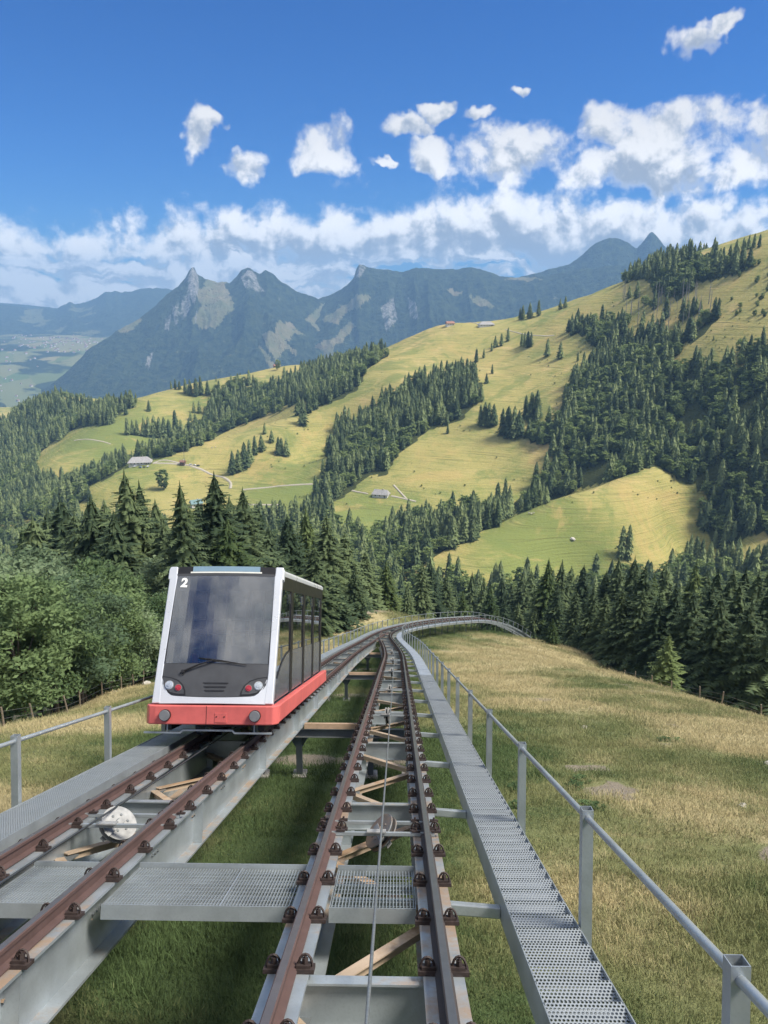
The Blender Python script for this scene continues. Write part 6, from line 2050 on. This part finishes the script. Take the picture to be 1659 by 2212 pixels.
def cow(p, yaw, label):
    M = Matrix.Translation(p) @ Matrix.Rotation(yaw, 4, 'Z')
    me = bpy.data.meshes.new('cow')
    mb = MB()
    mb.tube([(-.95, 0, 1.05), (-.8, 0, 1.12), (-.3, 0, 1.02), (.35, 0, 1.04), (.75, 0, 1.15), (1.05, 0, 1.35), (1.3, 0, 1.30), (1.55, 0, 1.05)], [.16, .36, .42, .42, .36, .22, .18, .10], 8)
    for x in (-.7, .6):
        for y in (-.22, .22):
            mb.tube([(x, y, .95), (x + .04, y, .5), (x, y, 0)], [.13, .08, .06], 6)
    mb.tube([(-.98, 0, 1.2), (-1.1, 0, .7)], [.04, .03], 5)
    mb.build('cow', MAT['cattle'], None, M, smooth=True, label=label, cat='cow', group='cattle on the pastures')
for (u, v, lb) in ((1143, 1107, 'pale cow at the wood edge, left of a resting pair'), (1148, 1108, 'pale cow at the wood edge in the middle of the group'), (1153, 1106, 'pale cow at the wood edge, right of the group'), (458, 964, 'pale cow on the farm pasture, left of its companion'), (466, 963, 'pale cow on the farm pasture, right of its companion')):
    p = cast([u], [v + 4])[0]
    if not np.isnan(p).any():
        cow((p[0], p[1], hill_z(p[:1], p[1:2])[0]), rnd.uniform(0, 6), lb)

def boulder(p, r, label, group, seed, flat=.6):
    g = np.random.default_rng(seed)
    import bmesh
    bm = bmesh.new()
    bmesh.ops.create_icosphere(bm, subdivisions=2, radius=1)
    k = g.normal(size=(5, 3))
    for v in bm.verts:
        n = v.co.normalized()
        s = 1 + .18 * sum(math.sin(3 * (n.x * a[0] + n.y * a[1] + n.z * a[2])) for a in k) / 2
        v.co = n * s * r; v.co.z *= flat
    me = bpy.data.meshes.new('stone'); bm.to_mesh(me); bm.free()
    me.materials.append(MAT['stone'])
    link('stone', me, None, Matrix.Translation(p), label, 'stone', group)
p = cast([1237], [1164])[0]
boulder((p[0], p[1], hill_z(p[:1], p[1:2])[0]), 2.2, 'single white boulder lying on the steep lower pasture', None, 3)
for i, (s, la, r, lb) in enumerate(((20, 9.0, .10, 'small pale stone in the near right-hand meadow'), (26, 12.5, .12, 'pale stone lower right of the green patch'), (33, 8.0, .13, 'pale stone beside the walkway railing in mid meadow'), (114, -13, .9, 'large pale boulder on top of the grassy knoll'), (117, -15.5, .7, 'left pale boulder of the grassy knoll'), (111, -11.5, .6, 'right pale boulder on the grassy knoll'), (61, -20, .35, 'pale stone on the bare patch left of the railcar'), (58, -21.5, .3, 'smaller pale stone on the bare patch left of the railcar'), (15, 7.5, .09, 'small white stone low in the right-hand meadow'))):
    q = at(s, la, 0)
    boulder((q[0], q[1], gz_exact(q[0], q[1]) + .02), r, lb, 'stones in the near meadow', 20 + i)

def fence():
    """wooden posts with wires: right-hand meadow edge and left wood edge"""
    pm = MB().tube([(0, 0, -.4), (.02, 0, .6), (.0, .01, 1.25)], [.055, .05, .045], 6).mesh('post', MAT['wood_post'])
    for side, lat, ss, lb in (('right', 23.2, np.arange(34, 180, 5.2), 'low wooden post fence along the far edge of the right-hand meadow'), ('left', -19.3, np.arange(30, 92, 3.6), 'wooden post fence in front of the bushes left of the track')):
        first = at(ss[0], lat, 0)
        t = thing('pasture_fence', Matrix.Translation((first[0], first[1], gz_exact(first[0], first[1]))), lb, 'fence')
        tops = []
        for i, s in enumerate(ss):
            la = lat + rnd.uniform(-.3, .3) - (0.06 * max(0, s - 40) if side == 'left' else -0.0)
            q = at(s, la, 0)
            z = gz_exact(q[0], q[1])
            M = Matrix.Translation((q[0], q[1], z)) @ Matrix.Rotation(rnd.uniform(-.12, .12), 4, 'X') @ Matrix.Rotation(rnd.uniform(-.12, .12), 4, 'Y')
            link('post', pm, t, M)
            tops.append((q[0], q[1], z + 1.0))
        for dz in (0, -.4):
            MB().tube([(a, b, c + dz) for a, b, c in tops], .008, 4).build('wire', MAT['steel_dark'], t)
fence()

# low green shrubs and thistles in the meadow
def weeds():
    m = broad_mesh('weed', 800, 1.0, .55, .08, 40, 22, .07, MAT['leaf'])[0]
    spots = [(30, 10.5, .6, 0), (18, 3.9, .6, 0), (21, 4.2, .7, 0)]
    for s, la, k, w in spots:
        for j in range(3):
            q = at(s + rnd.uniform(-.8, .8), la + rnd.uniform(-1.2, 1.2), 0)
            M = tree_matrix((q[0], q[1], gz_exact(q[0], q[1]) - .05), .36 * k, None, 2.2)
            link('weed_clump', m, None, M, 'low dark green weed clump in the right-hand meadow grass', 'weed', 'weed clumps in the right-hand meadow')
weeds()

# low juniper and rose bushes dotted over the pastures, one mass
def shrubs():
    g = np.random.default_rng(15)
    u, v = g.uniform(560, 1659, 1000), g.uniform(600, 1090, 1000)
    P = cast(u, v)
    ok = ~np.isnan(P).any(1) & (P[:, 1] > 420) & (fbm(u / 60, v / 40, 3, 19) > .5)
    P = P[ok]
    me = bpy.data.meshes.new('pasture_shrubs')
    me.vertices.add(len(P)); me.vertices.foreach_set('co', P.astype(np.float32).ravel())
    add_attr(me, 'size', g.uniform(.04, .19, len(P)) ** 1.0); add_attr(me, 'turn', g.uniform(0, 6, len(P)))
    a = me.attributes.new('pick', 'INT', 'POINT'); a.data.foreach_set('value', g.integers(0, 2, len(P)).astype(np.int32))
    o = link('pasture_shrubs', me, None, None, 'low dark bushes dotted over the pastures opposite', 'bushes', None, 'stuff')
    lib = bpy.data.collections.new('shrub_library')
    for i, m in enumerate(FAR_BROAD):
        lib.objects.link(bpy.data.objects.new(f'shrub_form_{i}', m))
    instancer(o, lib, 1.5)
shrubs()

# the town in the valley, seen as pale specks
def town():
    bm = MB().box((-1, -.8, -.6), (1, .8, .55)).add([(-1.1, -.95, .5), (1.1, -.95, .5), (1.1, .95, .5), (-1.1, .95, .5), (-1.1, 0, 1.1), (1.1, 0, 1.1)], [[0, 1, 5, 4], [2, 3, 4, 5], [1, 2, 5], [3, 0, 4]], 1)
    me = bm.mesh('town_house', MAT['wall_white'], MAT['tile_red'])
    g = np.random.default_rng(4)
    n = 0
    while n < 110:
        u, v = g.normal(110, 70), g.normal(742, 13)
        if g.random() < .15: u, v = g.uniform(0, 90), g.uniform(770, 870)
        if not (0 < u < 235): continue
        r = ray(u, v); dd = np.arange(4500, 9700, 60.0)
        below = np.where(r[2] * dd < valley_z(r[0] * dd, dd))[0]
        if not len(below): continue
        d = dd[below[0]]
        x, y = r[0] * d, d
        z = float(valley_z(np.array([x]), np.array([y]))[0])
        M = Matrix.Translation((x, y, z + 4)) @ Matrix.Rotation(g.uniform(0, 3), 4, 'Z') @ Matrix.Scale(g.uniform(6, 12), 4)
        link('town_house', me, None, M, 'tiny pale house of the distant town on the valley floor', 'house', 'houses of the distant town')
        n += 1
town()
# ------------------------------------------------------------------ haze: the air between here and the mountains
def build_haze():
    mb = MB().box((-11000, -400, -900), (11000, 14300, 700))
    m = bpy.data.materials.new('summer_haze')
    m.use_nodes = True
    t = m.node_tree
    t.nodes.clear()
    out = t.nodes.new('ShaderNodeOutputMaterial')
    v = t.nodes.new('ShaderNodeVolumePrincipled')
    v.inputs['Color'].default_value = (0.36, 0.64, 1.0, 1)
    v.inputs['Density'].default_value = 9.0e-5
    v.inputs['Anisotropy'].default_value = 0.0
    t.links.new(v.outputs[0], out.inputs['Volume'])
    mb.build('haze', m, kind='stuff')
build_haze()
